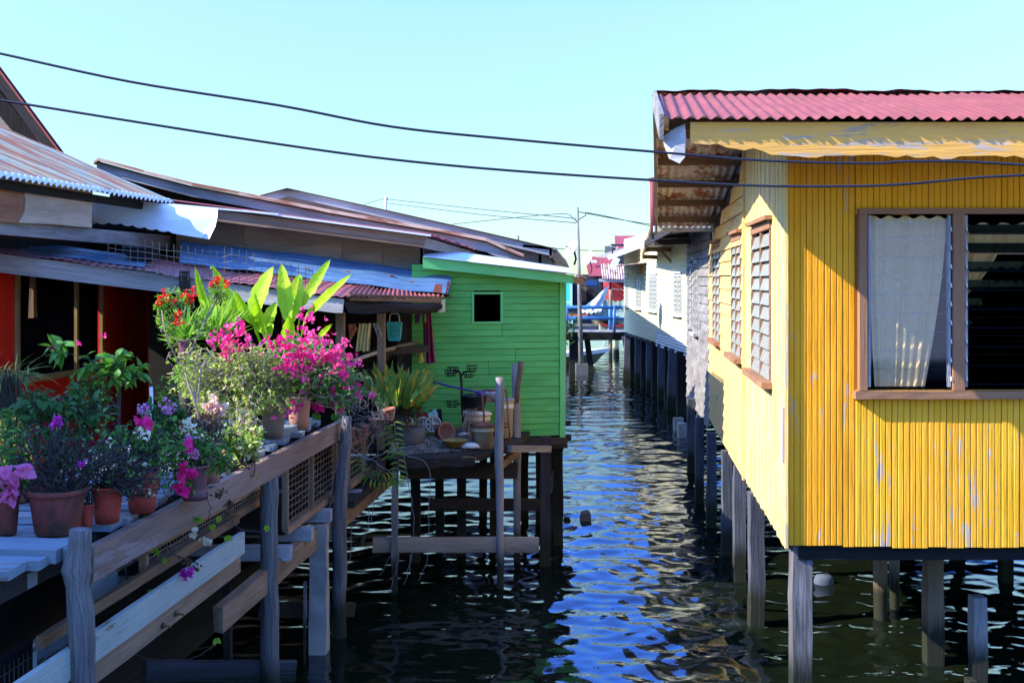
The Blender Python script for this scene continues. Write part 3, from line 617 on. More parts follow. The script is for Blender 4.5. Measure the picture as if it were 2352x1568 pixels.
c=MB(); A=W(1396,592,28.5);B=W(1482,560,28.5); c.slab([A,B,B+V((1.5,0,.4)),B+V((2.5,4,.5)),A+V((0,4,.1))],.05,(0,0,1)); c.build('roof','grey_wood',ch)
c=MB(); c.beam(A,B,.04,.12); c.beam(W(1405,617,27.5),W(1418,592,27.5),.04,.16); each(c,'barge_board','white_paint',ch)
c=MB(); c.sheet(W(1406,612,27.5),W(1406,612,27.5)+V((0,4,0)),W(1450,600,27.5)+V((.6,4,0)),W(1450,600,27.5)+V((.6,0,0)),20,.012); c.build('awning','soffit_metal',ch)
c=MB(); c.beam(cwp(28.4,2.95,.05),cwp(28.4,3.3,.05),.07,.07); c.build('bracket','yellow_new',ch)
lab=['first','second','third','fourth','fifth','sixth','seventh','eighth','ninth','tenth']
for i,(X,yb) in enumerate(((1443,31.3),(1455,30.6),(1467,29.6),(1480,28.6),(1493,27.6),(1506,26.7),(1520,25.7),(1535,24.7),(1548,23.9),(1566,22.9))):
    x=(X-1176)/F*yb; stilt(x,yb,1.32,.17+.05*R.random(),'black_wood' if i%2 else 'blue_post','%s black stilt from the bridge under the cream house'%lab[i],'stilts under the cream house',lean=(-.12 if i in (0,8) else 0))
for i in range(8):
    yb=22+i*1.25; stilt(cx(yb)+1.0+R.random()*.8,yb,1.32,.16,'black_wood','black stilt in the second row under the cream house','inner stilts of the cream house')
for X,y,s in ((1558,20.4,.17),(1567,19.6,.15)):
    m=MB(); x=(X-1176)/F*y; m.beam((x-s/2,y,.08),(x+s/2,y,.08),.2,.34,jit=.02,segs=2); solo(m,'footing_block','concrete','concrete block in the water under the cream house, the %s of two'%('farther' if X<1560 else 'nearer'),'block')
# ------------------------------------------------------------------ GREEN HOUSE
gr=thing('green_house','bright green boarded house on black stilts beside the gravel platform','house',(0,12.2,1.19))
GL=V((-1.02,11.10,0)); GR=V((.552,11.42,0)); ug=(GR-GL).normalized(); ng=V((ug.y,-ug.x,0)); Lg=(GR-GL).length
def gp(t,z,o=0): p=GL+ug*t; return V((p.x,p.y,z))+ng*o
def gt(X): # distance along the wall for a sight line
    k=(X-1176)/F; return (k*GL.y-GL.x)/(ug.x-k*ug.y)
wl,wr=gt(1088),gt(1149); wz0,wz1=2.8-(738-645)/F*11.3,2.8-(675-645)/F*11.3
m=MB(); z=1.19
while z<3.0:
    h=.130 if z<2.35 else .068
    cuts=[0]
    if wz0-.03<z+h*.5<wz1+.01: cuts+=[wl,wr]
    tm=(3.045-(z+h))/.118*1.0
    if tm<.1: break
    cuts.append(min(Lg-.06,tm))
    if cuts[-1]<cuts[-2]: cuts=cuts[:1]+[cuts[-1]]
    for i in range(0,len(cuts),2):
        a,b=cuts[i],cuts[i+1]; p=a
        while p<b-.01:
            q=b if R.random()<.55 else min(b,p+.5+R.random()*.9); q=b if b-q<.15 else q
            dz=(R.random()-.5)*.004; up=(ng*.10+V((0,0,-1))).normalized()
            if h>.1:
                m.beam(gp(p,z+h*.26+dz,.012),gp(q-.004,z+h*.26-dz,.012),.012,h*.47,up=up,jit=.0015,segs=5)
                m.beam(gp(p,z+h*.76+dz,.007),gp(q-.004,z+h*.76-dz,.007),.012,h*.485,up=up,jit=.0012,segs=5)
            else: m.beam(gp(p,z+h/2+dz,.009),gp(q-.002,z+h/2-dz,.009),.012,h-.004,up=up,jit=.0015,segs=5)
            p=q
    z+=h
m.build('wall','green_paint',gr,label='front wall of horizontal green boards')
m=MB(); sideR=lambda y: .556+.055*(y-11.42)
m.slab([(sideR(11.42),11.44,1.15),(sideR(13.6),13.6,1.15),(sideR(13.6),13.6,2.78),(sideR(11.42),11.44,2.82)],.03,(-1,0,0)); m.build('wall','tan_wood',gr,label='bare pinkish side wall facing the canal')
m=MB(); 
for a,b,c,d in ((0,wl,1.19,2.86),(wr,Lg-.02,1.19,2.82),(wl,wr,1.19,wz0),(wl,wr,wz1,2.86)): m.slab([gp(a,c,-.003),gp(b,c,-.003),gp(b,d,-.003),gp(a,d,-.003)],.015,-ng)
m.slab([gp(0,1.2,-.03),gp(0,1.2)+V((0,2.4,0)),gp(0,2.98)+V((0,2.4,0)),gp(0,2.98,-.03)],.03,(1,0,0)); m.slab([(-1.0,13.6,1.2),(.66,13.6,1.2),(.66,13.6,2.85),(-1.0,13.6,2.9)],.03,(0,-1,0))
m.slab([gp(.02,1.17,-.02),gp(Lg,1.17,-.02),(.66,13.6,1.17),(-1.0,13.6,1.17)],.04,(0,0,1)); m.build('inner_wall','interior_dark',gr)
m=MB(); m.beam(gp(Lg-.03,1.13,.018),gp(Lg-.03,2.80,.018),.06,.02,up=ng); m.build('corner_trim','green_trim',gr)
m=MB(); 
for p,q in ((gp(wl-.012,wz0-.02,.012),gp(wl-.012,wz1+.02,.012)),(gp(wr+.012,wz0-.02,.012),gp(wr+.012,wz1+.02,.012))): m.beam(p,q,.024,.03,up=ng)
m.beam(gp(wl,wz0-.01,.013),gp(wr,wz0-.01,.013),.03,.022); m.beam(gp(wl,wz1+.01,.013),gp(wr,wz1+.01,.013),.03,.022); m.build('window','green_trim',gr,label='small square unglazed window opening')
m=MB(); A=W(971,588,11.0);B=W(1319,632,11.2); th=.10
m.slab([A-V((0,0,.12)),B-V((0,0,.085)),B,A],.025,(0,1,0),uvd=(1,0,.1)); fb=m.build('fascia_board','green_trim',gr)
m=MB(); m.slab([W(1319,635,11.19),W(1340,637,11.3),W(1346,656,11.3),W(1319,650,11.19)],.03,(0,1,0)); m.build('fascia_end','tan_wood',gr,label='unpainted brown end of the green fascia')
m=MB(); a=W(973,589,10.98);b=W(1322,628,11.15); c=V((.72,13.8,2.96)); d=V((-1.05,13.8,3.22)); m.sheet(a,d,c,b,16,.008,nv=6,th=.004); m.build('roof','white_zinc',gr)
m=MB(); a=W(1325,629,11.25); m.sheet(a,a+V((.12,1.6,-.0)),a+V((.2,1.6,-.04)),a+V((.10,0,-.045)),14,.006,ragA=.02); m.build('roof_edge','rust_edge',gr)
for X,y,wd,l in ((1282,11.6,.10,'black stilt under the canal corner of the green house'),(1268,12.3,.09,'black stilt second back under the green house'),(1240,12.6,.09,'black stilt under the middle of the green house wall'),(1205,12.9,.09,'black stilt under the green house behind the forked log post'),(1110,13.0,.09,'black stilt under the green house behind the gravel platform'),(1060,12.7,.09,'black stilt deep under the gravel platform')):
    stilt((X-1176)/F*y,y,1.17,wd,'black_wood',l,'stilts under the green house')
m=MB(); m.beam(gp(.3,1.11),gp(Lg+.02,1.11),.08,.10); m.beam((.52,11.5,1.10),(.60,13.5,1.10),.08,.1); 
for o in each(m,'floor_beam','dark_wood',gr): pass
m=MB(); m.beam(W(1296,971,11.7),W(1311,971,11.7),.05,.05); m.beam(W(1296,1004,11.6),W(1312,1004,11.6),.09,.06); each(m,'joist_end','dark_wood',gr)
m=MB(); m.beam(W(1262,1130,11.7),W(1293,1015,11.7),.04,.05); m.build('brace','grey_wood',gr)
# ------------------------------------------------------------------ RED HOUSE with rusty roof (L1)
def lx(y): return -5.43+.1*y
rh=thing('red_house','red boarded house under the rust streaked corrugated roof, its porch facing the flower shelf','house',(-4.4,10,1.0))
m=MB()
def rwl(a,b,c,d):
    y=a
    while y<b-.01:
        q=min(b,y+.16+.04*R.random()); m.slab([(lx(y+.003),y+.003,c),(lx(q-.003),q-.003,c),(lx(q-.003),q-.003,d),(lx(y+.003),y+.003,d)],.03,(-1,0,0),uvd=(0,0,1)); y=q
rwl(7.9,9.78,1,3.0); rwl(11.39,12.55,1,3.0); rwl(9.78,11.39,1,1.90); rwl(9.78,11.39,2.90,3.0); m.build('wall','red_wall',rh)
m=MB(); m.slab([(-7,7.9,1),(-4.7,7.9,1),(-4.7,7.9,3.5),(-7,7.9,3.9)],.05,(0,1,0)); m.slab([(-7,7.9,1),(-7,13,1),(-7,13,3.9),(-7,7.9,3.9)],.05,(1,0,0)); m.slab([(-7,11.2,3.3),(-3.3,11.2,3.3),(-3.3,13.3,3.3),(-7,13.3,3.3)],.03,(0,0,1)); m.slab([(-4.68,7.9,3.0),(-4.2,12.6,3.0),(-4.2,12.6,3.60),(-4.68,7.9,3.60)],.03,(-1,0,0))
m.slab([(-7,13.2,1),(-1.0,13.2,1),(-1.0,13.2,3.1),(-7,13.2,3.5)],.05,(0,-1,0)); m.slab([(-7,6.2,1),(-4.9,6.2,1),(-4.3,13,1),(-7,13,1)],.04,(0,0,1)); m.build('inner_wall','interior_dark',rh)
m=MB()
for y in (9.79,10.85,11.38): m.beam((lx(y)+.02,y,1.9),(lx(y)+.02,y,2.9),.05,.03,up=(1,0,0))
m.beam((lx(9.76)+.03,9.74,1.90),(lx(11.4)+.03,11.42,1.90),.05,.05); m.beam((lx(9.76)+.02,9.74,2.9),(lx(11.4)+.02,11.42,2.9),.04,.03); rwin=m.build('window','gold_frame',rh,label='dark window with a thin dull gold frame')
m=MB(); m.beam((lx(10.4)-.15,10.35,2.45),(lx(10.4)-.15,10.35,2.95),.09,.05,taper=.5); m.build('shirt','tan_wood',rh,label='dim cloth hanging inside the dark window')
m=MB(); m.beam((lx(12.55),12.55,1),(lx(12.55),12.55,3.2),.09,.08); m.build('door_post','red_wall',rh)
m=MB(); m.beam((-3.92,12.9,1.0),(-3.92,12.9,3.0),.05,.2,up=(0,1,0)); m.build('door_edge','carton',rh)
# rusty roof
m=MB(); A=V((-3.86,7.9,3.60));B=V((-3.41,10.97,3.60)); NWv=int(3.1/.082); m.sheet(A,B,(-6.3,11.15,4.84),(-6.75,7.9,4.84),NWv,.017,nv=8,ragA=.0,dent=.015)
rr=m.build('roof','rusty_roof',rh,label='rust streaked blue green corrugated roof')
m=MB(); nn=(B-A).cross(V((-2.89,.18,1.24))).normalized(); nn=-nn if nn.z<0 else nn; nu=NWv*8; vs=[]; dO=V((.05,0,-.021))  # separate white strip following the waves of the eave
for i in range(nu+1):
    p=A.lerp(B,i/nu)+nn*(math.sin(2*math.pi*NWv*i/nu)*.017+.003); vs+= [p-dO*.5,p+dO*.4,p+dO*.4-V((0,0,.016))]
fs=[];us=[]
for i in range(nu):
    for k in (0,1): fs.append([i*3+k,i*3+k+1,i*3+k+4,i*3+k+3]); us.append([(0,0)]*4)
m.add(vs,fs,us,True); m.build('roof_edge','white_zinc',rr,label='white wavy strip along the edge of the rusty roof')
m=MB(); m.beam((-3.95,7.9,3.535),(-3.60,10.9,3.535),.03,.07); m.build('eave_batten','black_wood',rr)
m=MB(); K=(-4.916,.119)
def pp(X,Y,x0,k,o=0): y=ypl(X,x0,k); return V((x0+k*y+o,y,2.8-(Y-645)/F*y))
def poly(mb,pts,x0,k,th=.02): mb.slab([pp(X,Y,x0,k) for X,Y in pts],th,(-1,0,0),uvd=(k,1,0)); return mb
poly(MB(),[(-120,400),(60,418),(56,440),(57,470),(50,490),(40,512),(-120,505)],*K).build('panel','ply_brown',rh,label='brown plywood panel under the rusty eave')
poly(MB(),[(52,412),(213,438),(211,523),(130,516),(44,511),(56,488),(59,465)],K[0]+.012,K[1]).build('panel','ply_light',rh,label='pale water stained plywood panel under the rusty eave')
poly(MB(),[(-120,496),(440,545),(440,575),(-120,528)],K[0]-.03,K[1],.05).build('beam','grey_wood',rh)
poly(MB(),[(-120,515),(480,555),(480,572),(-120,540)],K[0]-.12,K[1],.03).build('inner_wall','interior_dark',rh)
# dark steep gable above it
dg=thing('gable_house','dark steep gabled house rising behind the rusty roof','house',(-7,13,1))
m=MB(); m.slab([W(-70,60,11.9),W(3,162,11.9),W(60,238,11.9),W(140,354,11.9),W(150,366,11.9),W(112,352,11.9),W(0,206,11.9),W(-80,100,11.9)],.04,(0,1,0),uvd=(.6,0,-.8)); m.build('barge_board','dark_wood',dg)
m=MB(); a=W(-90,33,11.85);b=W(148,354,11.85); m.sheet(a,a+V((-2.6,5,0)),b+V((-2.6,5,0)),b,60,.01,nv=4,th=.02); m.build('roof','maroon_roof',dg)
m=MB(); m.slab([W(-90,100,12.6),W(120,360,12.6),W(120,460,12.6),W(-90,460,12.6)],.05,(0,1,0),uvd=(0,0,1)); m.build('wall','black_wood',dg)
m=MB(); m.slab([W(-60,250,12.1),W(0,268,12.1),W(30,304,12.1),W(-60,300,12.1)],.03,(0,1,0)); m.build('panel','ply_wood',dg)
m=MB(); m.slab([(-11,12.7,1),(-4.9,12.7,1),(-4.9,16.5,1),(-11,16.5,1)],2.6,(0,0,1)); m.build('lower_wall','black_wood',dg)
# unseen house added outside the frame so its roof shades the near flower shelf
sh=thing('shade_caster','unseen dark timber house added to shade the near flower shelf','house',(-7,3,1))
m=MB(); m.slab([(-9,-1.5,1),(-5.2,-1.5,1),(-5.2,4.3,1),(-9,4.3,1)],3.6,(0,0,1)); m.build('wall','dark_wood',sh)
m=MB(); m.sheet((-4.55,-2,4.35),(-4.55,4.95,4.35),(-7.2,4.95,5.7),(-7.2,-2,5.7),90,.012); m.sheet((-9.8,-2,4.35),(-9.8,4.95,4.35),(-7.2,4.95,5.7),(-7.2,-2,5.7),90,.012); m.build('roof','rusty_roof',sh)
# ------------------------------------------------------------------ PORCH with maroon lean-to roof
po=thing('porch','low porch with a maroon corrugated lean-to roof behind the bougainvillea','porch',(-2.8,10,1.0))
m=MB(); m.slab([(-5.2,9.0,.93),(-1.30,9.0,.93),(-1.12,11.25,.93),(-5.2,11.25,.93)],.06,(0,0,1)); m.slab([(-4.4,2.6,.90),(-2.35,2.6,.90),(-1.68,8.99,.90),(-4.4,8.99,.90)],.06,(0,0,1)); m.build('floor','dark_wood',po)
m=MB(); m.sheet((-5.0,9.24,3.125),(-1.43,9.24,2.665),(-1.55,11.35,2.80),(-5.4,11.35,3.26),46,.005,nv=5,dent=.02,ragA=.01); proof=m.build('roof','maroon_roof',po,label='maroon corrugated lean-to roof')
m=MB(); b2=W(1037,682,10.8); m.sheet((-1.43,9.26,2.662),b2,W(1012,664,11.35),(-1.56,11.34,2.80),22,.010,nv=5,nu=176,dent=.02,ragA=.035); m.build('roof_edge','maroon_roof',proof,label='ragged saw toothed end of the maroon roof')
m=MB(); m.slab([V((-1.50,9.27,2.53)),V((-5.0,9.27,2.95)),V((-5.0,9.27,3.115)),V((-3.0,9.27,2.86)),V((-1.43,9.27,2.645)),V((-1.44,9.27,2.53))],.035,(0,1,0),uvd=(1,0,-.13)); m.build('fascia_board','silver_wood',po,label='long grey weathered beam along the porch front')
m=MB(); m.sheet(W(-40,572,9.7),W(-40,540,10.5),W(345,592,10.6),W(330,612,9.45),6,.012,nv=8,dent=.02); m.build('roof_patch','blue_zinc',po,label='blue grey zinc sheets lying on the porch roof')
m=MB(); m.slab([W(787,690,9.35),W(800,718,9.35),W(840,722,9.5),W(900,714,9.8),W(960,722,10.2),W(1010,716,10.7),W(1012,690,10.7),W(960,700,10.2),W(900,698,9.8),W(840,692,9.5)],.06,(0,1,0),uvd=(1,0,0)); m.tube([W(790,705,9.42),W(850,710,9.62),W(905,706,9.9),W(960,709,10.25),W(1008,703,10.68)],[.05,.045,.05,.048,.04],8,jit=.25); m.build('burnt_log','burnt_wood',po,label='charred log carrying the ragged roof end')
m=MB(); m.beam(W(800,682,9.40),W(1015,688,10.70),.04,.06); m.build('beam','brown_wood',po)
m=MB(); m.slab([W(1006,690,10.66),W(1022,687,10.66),W(1022,716,10.66),W(1006,718,10.66)],.04,(0,1,0),uvd=(0,0,1)); m.build('beam_end','cream_paint',po,label='yellow green stained beam end')
m=MB(); m.beam(W(424,622,9.2),V((W(424,622,9.2).x,9.2,1)),.075,.075,jit=.01,segs=8); m.beam(V((W(782,700,9.6).x,9.6,2.6)),V((W(782,700,9.6).x,9.6,1)),.09,.07,jit=.003,segs=4); m.beam(V((W(876,700,10.1).x,10.1,2.6)),V((W(876,700,10.1).x,10.1,1)),.09,.07,jit=.003,segs=4); m.beam(V((W(655,700,9.9).x,9.9,2.6)),V((W(655,700,9.9).x,9.9,1)),.05,.05)
for o,mt in zip(each(m,'post','brown_wood',po),('dark_wood','tan_wood','tan_wood','tan_wood')): o.data.materials[0]=MATS[mt]
m=MB(); m.beam(V((-1.50,9.35,1.75)),W(905,800,10.8),.03,.07); m.beam(V((-1.5,9.4,1.45)),V((-1.18,11.2,1.47)),.03,.09); m.beam(W(830,810,10.2),W(983,800,10.9),.05,.07); each(m,'handrail','dark_wood',po)
m=MB(); m.sheet((-1.62,9.1,1.02),(-1.3,11.2,1.02),(-1.3,11.2,1.75),(-1.62,9.1,1.75),20,.004,nv=3); 
m=MB(); m.slab([(-3.78,11.36,1),(-1.2,11.36,1),(-1.2,11.36,2.75),(-3.78,11.36,2.95)],.03,(0,1,0)); m.build('inner_wall','interior_dark',po)
# wire strip on roof edge
m=MB(); n=29
def wp(t,k):  # t along, k up
    X=248+470*t; yb=612+t*50; yt=546+t*70
    if .56<t: yt-=12*(1-(t-.56)/.44)
    return W(X+(1-k)*0+6*math.sin(t*9)*.2,yb+(yt-yb)*k,9.12-.10*k)
for i in range(n): t=i/(n-1); m.tube([wp(t,-.1-.2*R.random()),wp(t,.5),wp(t,1.12)],.0026,5,cap=False)
for j in range(5): m.tube([wp(i/20,j/4.6+.02*math.sin(i*1.3+j)) for i in range(21)],.0026,5,cap=False)
solo(m,'wire_mesh','wire','strip of bare wire mesh standing along the porch roof edge','wire mesh')
m=MB(); c=W(325,600,9.95); m.lathe(c,[(.0,.0),(.09,.0),(.135,.05),(.155,.13),(.165,.13),(.15,.128),(.128,.05),(.0,.02)],24,axis=(.05,-.05,1)); solo(m,'basin','black_plastic','black basin sitting on the porch roof behind the wire mesh','basin')
# ------------------------------------------------------------------ LONG GREY HOUSE (L2)
l2=thing('plywood_house','long low house with bare plywood front wall between the porch and the green house','house',(-2.2,12,1))
m=MB()
for X0,X1 in ((404,560),(560,786),(786,880),(880,974)) if 0 else ((404,560),(560,786),(786,880),(880,974)):
    a,b=W(X0,700,11.42),W(X1-1,700,11.42); z=lambda X:2.8-(467+(X-380)*.124+20-645)/F*11.42
    zlo=1.0 if X0>780 else 2.7; m.slab([(a.x,11.42,zlo),(b.x,11.42,zlo),(b.x,11.42,z(X1)),(a.x,11.42,z(X0))],.02,(0,1,0))
m.build('wall','ply_wood',l2)
m=MB(); m.slab([(-.93,11.42,1),(-.5,19,1),(-.5,19,3.1),(-.93,11.42,3.15)],.03,(-1,0,0)); m.slab([(-.5,19,1),(-6,19,1),(-6,19,3.4),(-.5,19,3.1)],.03,(0,1,0)); m.build('side_wall','dark_wood',l2)
m=MB(); m.slab([W(380,468,11.0),W(980,543,11.0),W(974,567,11.0),W(380,490,11.0)],.03,(0,1,0),uvd=(1,0,-.12)); m.build('fascia_board','ply_wood',l2)
m=MB(); m.slab([W(498,500,10.985),W(974,560,10.985),W(974,568,10.985),W(498,508,10.985)],.03,(0,1,0),uvd=(1,0,-.12)); m.build('fascia_lip','tan_wood',l2)
m=MB(); a=V((-.79,10.93,3.262)); m.sheet(a,(-.20,20,3.22),(-3.4,20,3.62),(-4.2,10.93,3.71),118,.010,nv=4,nu=900,ragA=.03); r2=m.build('roof','maroon_roof',l2)
m=MB(); m.beam(W(390,469,10.9),W(640,492,10.9),.03,.018); m.beam(W(560,484,10.91),W(990,541,10.91),.03,.018); each(m,'roof_flashing','white_zinc',r2)
m=MB(); a=W(974,544,11.05); m.slab([a,V((-.36,18,3.20)),V((-.36,18,3.10)),a-V((0,0,.11))],.03,(-1,0,0),uvd=(.1,1,0)); m.build('eave_board','ply_wood',l2)
m=MB(); pts=[W(213,454,10.7),W(500,478,10.7),W(499,498,10.66),W(494,520,10.62),W(480,549,10.6)]; bot=[]
for i in range(30):
    X=478-(478-213)*i/29; Y=549-34*min(1,(i/29)*1.25) +(-4 if i%3==1 and i>8 else 0); bot.append(W(X,Y,10.62))
m.slab(pts+bot[1:],.004,(0,1,0)); m.build('flashing_sheet','white_zinc',l2,label='shiny white metal sheet hanging over the fascia')
m=MB(); m.sheet(W(412,602,10.55),W(416,553,11.3),W(1040,627,11.3),W(1028,676,10.75),6,.012,nv=60,nu=60,dent=.03); zs_=m.build('zinc_sheet','blue_zinc',l2,label='dented blue grey corrugated sheet along the wall foot')
qa,qb,qc,qd=W(412,602,10.55),W(416,553,11.3),W(1040,627,11.3),W(1028,676,10.75)
def zq(u,v): return qa.lerp(qb,u).lerp(qd.lerp(qc,u),v)
m=MB(); m.sheet(zq(0,.945),zq(1,.950),zq(1,.965),zq(0,.975),6,.012,nu=60,nv=3); o=m.build('rust_patch','rust_stain',zs_); o.location=o.location+V((0,-.006,.006))
m=MB(); m.sheet(zq(0,.992),zq(1,.985),zq(1,1.0),zq(0,1.0),6,.012,nu=60,nv=3,ragB=.03); o=m.build('rust_edge','rust_stain',zs_); o.location=o.location+V((0,-.007,.007))
for k_,(u,v) in enumerate(((.35,.47),(.3,.52),(.42,.62),(.38,.72),(.5,.78),(.3,.86))):
    m=MB(); p=zq(u,v); m.lathe(p+V((0,-.012,.014)),[(0,0),(.022,.0),(.016,.003),(0,.003)],7,sc=(1.3,.5),axis=(0,-.6,.8)); m.build('rust_spot','rust_stain',zs_)
m=MB(); m.lathe(W(812,670,10.9),[(.0,.0),(.07,.0),(.05,.04),(.0,.05)],9,sc=(1,.4)); solo(m,'rag','cloth_white','crumpled white rag on the zinc sheet above the charred log','rag')
# ------------------------------------------------------------------ L3, L4
def rake_house(name,label,top,d,th,back,mboard,mroof,mwall,zb=1.5,wallpts=None,edge=.05,left=None):
    t=thing(name,label,'house',W(top[0][0],top[0][1],d)*1.0)
    tp=[W(X,Y,d) for X,Y in top]; m=MB(); 
    m.slab(tp+[p-V((0,0,th)) for p in tp[::-1]],.04,(0,1,0),uvd=(1,0,-.22)); m.build('barge_board',mboard,t)
    m=MB()
    for a,b in zip(tp,tp[1:]): m.sheet(a+V((0,-.06,.015)),a+V((-.27*back,back,.015)),b+V((-.27*back,back,.015)),b+V((0,-.06,.015)),int(back/.12),.012,nv=3,nu=int(back*20))
    rr=m.build('roof',mroof,t)
    m=MB(); q=[p+V((0,.5,-.06)) for p in tp]; lo=[V((p.x,p.y,zb)) for p in q]; 
    m.slab(q+lo[::-1],.05,(0,1,0),uvd=(1,0,0)); m.build('wall',mwall,t)
    return t,rr
t3,r3=rake_house('timber_house','weathered house with a long curved red edged roof behind the plywood house','x' and [(222,372),(330,402),(440,430),(549,451),(760,493),(992,533),(1116,557),(1160,577),(1203,595)],15.5,.13,5,'slate_wood','salmon_roof','dark_wood',zb=2.0)
m=MB(); tp=[W(X,Y-2,15.42) for X,Y in [(215,379),(226,371),(330,400),(440,428),(549,449),(760,491),(992,531),(1116,555),(1160,575),(1203,593)]]
for a,b in zip(tp,tp[1:]): m.slab([a,b,b+V((0,0,.045)),a+V((0,0,.045))],.10,(0,1,0))
m.build('roof_edge','salmon_roof',r3,label='sunlit salmon pink roof edge')
t4,r4=rake_house('plank_house','farthest grey plank house with a long pale barge board','' or [(586,454),(661,434),(760,456),(900,487),(1100,532),(1269,571)],20,.135,6,'slate_wood','slate_wood','slate_wood',zb=1.8)
m=MB(); m.sheet(W(640,437,19.9),W(640,437,19.9)+V((0,6,0)),W(685,436,19.9)+V((0,6,0)),W(685,437,19.9),30,.008); m.build('ridge_cap','far_dark',r4)
m=MB(); m.slab([W(1268,571,20),W(1286,583,22),W(1300,597,23.5),W(1308,614,24),W(1304,625,24),W(1285,612,22),W(1268,592,20)],.05,(-1,0,0)); m.build('eave_board','brown_wood',t4)
m=MB(); m.slab([(.2,20,3.42),(.80,20,3.36),(1.55,31,3.30),(.2,31,3.4)],.05,(0,0,1)); m.build('side_roof','grey_wood',t4)
m=MB(); m.slab([(.55,20.5,1),(.95,30.5,1),(.95,30.5,3.3),(.55,20.5,3.3)],.05,(-1,0,0)); m.build('side_wall','dark_wood',t4)
m=MB(); m.slab([W(1246,590,21),W(1300,612,21),W(1300,640,21),W(1246,640,21)],.05,(0,1,0)); m.build('wall','yellow_clap',t4,label='yellow boarded end under the brown eave')
# ------------------------------------------------------------------ BRIDGE, pole, boat and far bank
br=thing('footbridge','wooden footbridge with blue pipe railings crossing the canal','bridge',(2.4,33.5,1.25))
yb=33.5; zd=2.8-(761-645)/F*yb
m=MB()
x=.6
while x<5.6: m.beam((x,yb-.3,zd-.03),(x,yb+1.3,zd-.03),.17,.05,jit=.01); x+=.18
m.build('deck_planks','grey_wood',br)
m=MB(); m.beam((.5,yb-.32,zd-.13),(5.6,yb-.32,zd-.13),.10,.24,jit=.01,segs=6); m.beam((.5,yb+1.2,zd-.15),(5.6,yb+1.2,zd-.15),.10,.2); each(m,'side_beam','black_wood',br)
m=MB()
for Y in (706,731): z=2.8-(Y-645)/F*yb; m.tube([(.4,yb-.25,z),(3.4,yb-.25,z)],.042,8); m.tube([(.4,yb+1.2,z),(3.4,yb+1.2,z)],.035,8)
each(m,'railing','blue_paint',br)
m=MB()
for X in (1409,1301): x=(X-1176)/F*yb; m.tube([(x,yb-.25,zd),(x,yb-.25,2.8-(703-645)/F*yb)],.05,8); m.tube([(x,yb+1.2,zd),(x,yb+1.2,2.8-(703-645)/F*yb)],.05,8)
each(m,'railing_post','blue_paint',br)
for X,l,wd,mt in ((1319,-.0,.30,'black_wood'),(1328,.1,.18,'black_wood'),(1347,-.2,.17,'black_wood')):
    m=MB(); x=(X-1176)/F*yb; m.beam((x-l*1.4,yb,-1),(x,yb,zd-.1),wd,wd); m.build('bridge_leg',mt,br)
m=MB(); x=(1440-1176)/F*32.6; m.beam((x+.25,32.6,-.6),(x-.10,32.6,zd-.1),.12,.12,jit=.02,segs=4); m.build('bridge_leg','blue_post',br)
m=MB(); yp=32.8; x0=(1326.5-1176)/F*yp; x1=(1336-1176)/F*yp; m.tube([(x1,yp,-.3),((x0+x1)/2,yp,2.2),(x0,yp,2.8-(476-645)/F*yp)],[.09,.065,.035],10); up=thing('utility_pole','tall slim pale utility pole standing in a concrete footing in front of the bridge','utility pole',(x1,yp,0)); m.build('pole','white_pipe' if 0 else 'grey_wood',up)
m=MB(); m.beam((x1,yp,-.5),(x1,yp,.32),.36,.36,up=(0,1,0),jit=.01,segs=2); m.build('footing','concrete_dark',up)

# boat
bt=thing('boat','white and cream wooden boat with black hull letters floating beyond the bridge','boat',(2.6,36,0))
bx0,bx1,by=.9,(1400-1176)/F*36,36.4
m=MB(); n=18; vs=[];fs=[];us=[]; K=7
for i in range(n+1):
    t=i/n; x=bx0-1.6+(bx1-bx0+1.6)*t; wd=.62*(1-max(0,(t-.45)/.55)**2.0)+.01; zt=.28+.20*t**2.2; zbm=-.15+.30*max(0,(t-.7)/.3)**2
    for j in range(K):
        a=(j/(K-1)-.5)*2; zz=zbm+(zt-zbm)*abs(a)**.8; yy=by+a*wd*(1 if abs(a)>.8 else .85); vs.append((x-.35*(1-abs(a))*t**6,yy,zz))
for i in range(n):
    for j in range(K-1): a=i*K+j; fs.append([a,a+1,a+K+1,a+K]); us.append([(0,0)]*4)
m.add(vs,fs,us,True); m.build('hull','boat_cream',bt)
m=MB()
for sgn in (-1,1):
    pts=[]
    for i in range(n+1):
        t=i/n; x=bx0-1.6+(bx1-bx0+1.6)*t; wd=.62*(1-max(0,(t-.45)/.55)**2.0)+.01; pts.append(V((x,by+sgn*(wd+.02),.28+.20*t**2.2+.03)))
    for a,b in zip(pts,pts[1:]): m.beam(a,b,.06,.13)
m.build('gunwale','boat_white',bt)
m=MB(); m.tube([(bx1-.25,by,.45),(bx1+.05,by+.5,1.2)],.015,5); m.build('bow_rope','mop_white',bt)
tc=bpy.data.curves.new('hull_markings','FONT'); tc.body='N 55'; tc.size=.30; tc.extrude=.004; tc.space_character=1.15; tobj=bpy.data.objects.new('hull_markings',tc)
COL.objects.link(tobj); bpy.context.view_layer.update(); dgp=bpy.context.evaluated_depsgraph_get(); tme=bpy.data.meshes.new_from_object(tobj.evaluated_get(dgp)); bpy.data.objects.remove(tobj)
tmo=bpy.data.objects.new('hull_markings',tme); COL.objects.link(tmo); tme.materials.clear(); tme.materials.append(MATS['letters']); tmo.rotation_euler=(math.radians(90),0,0); tmo.location=(1.72-2.6,by-.70-36,.03); tmo.parent=bt
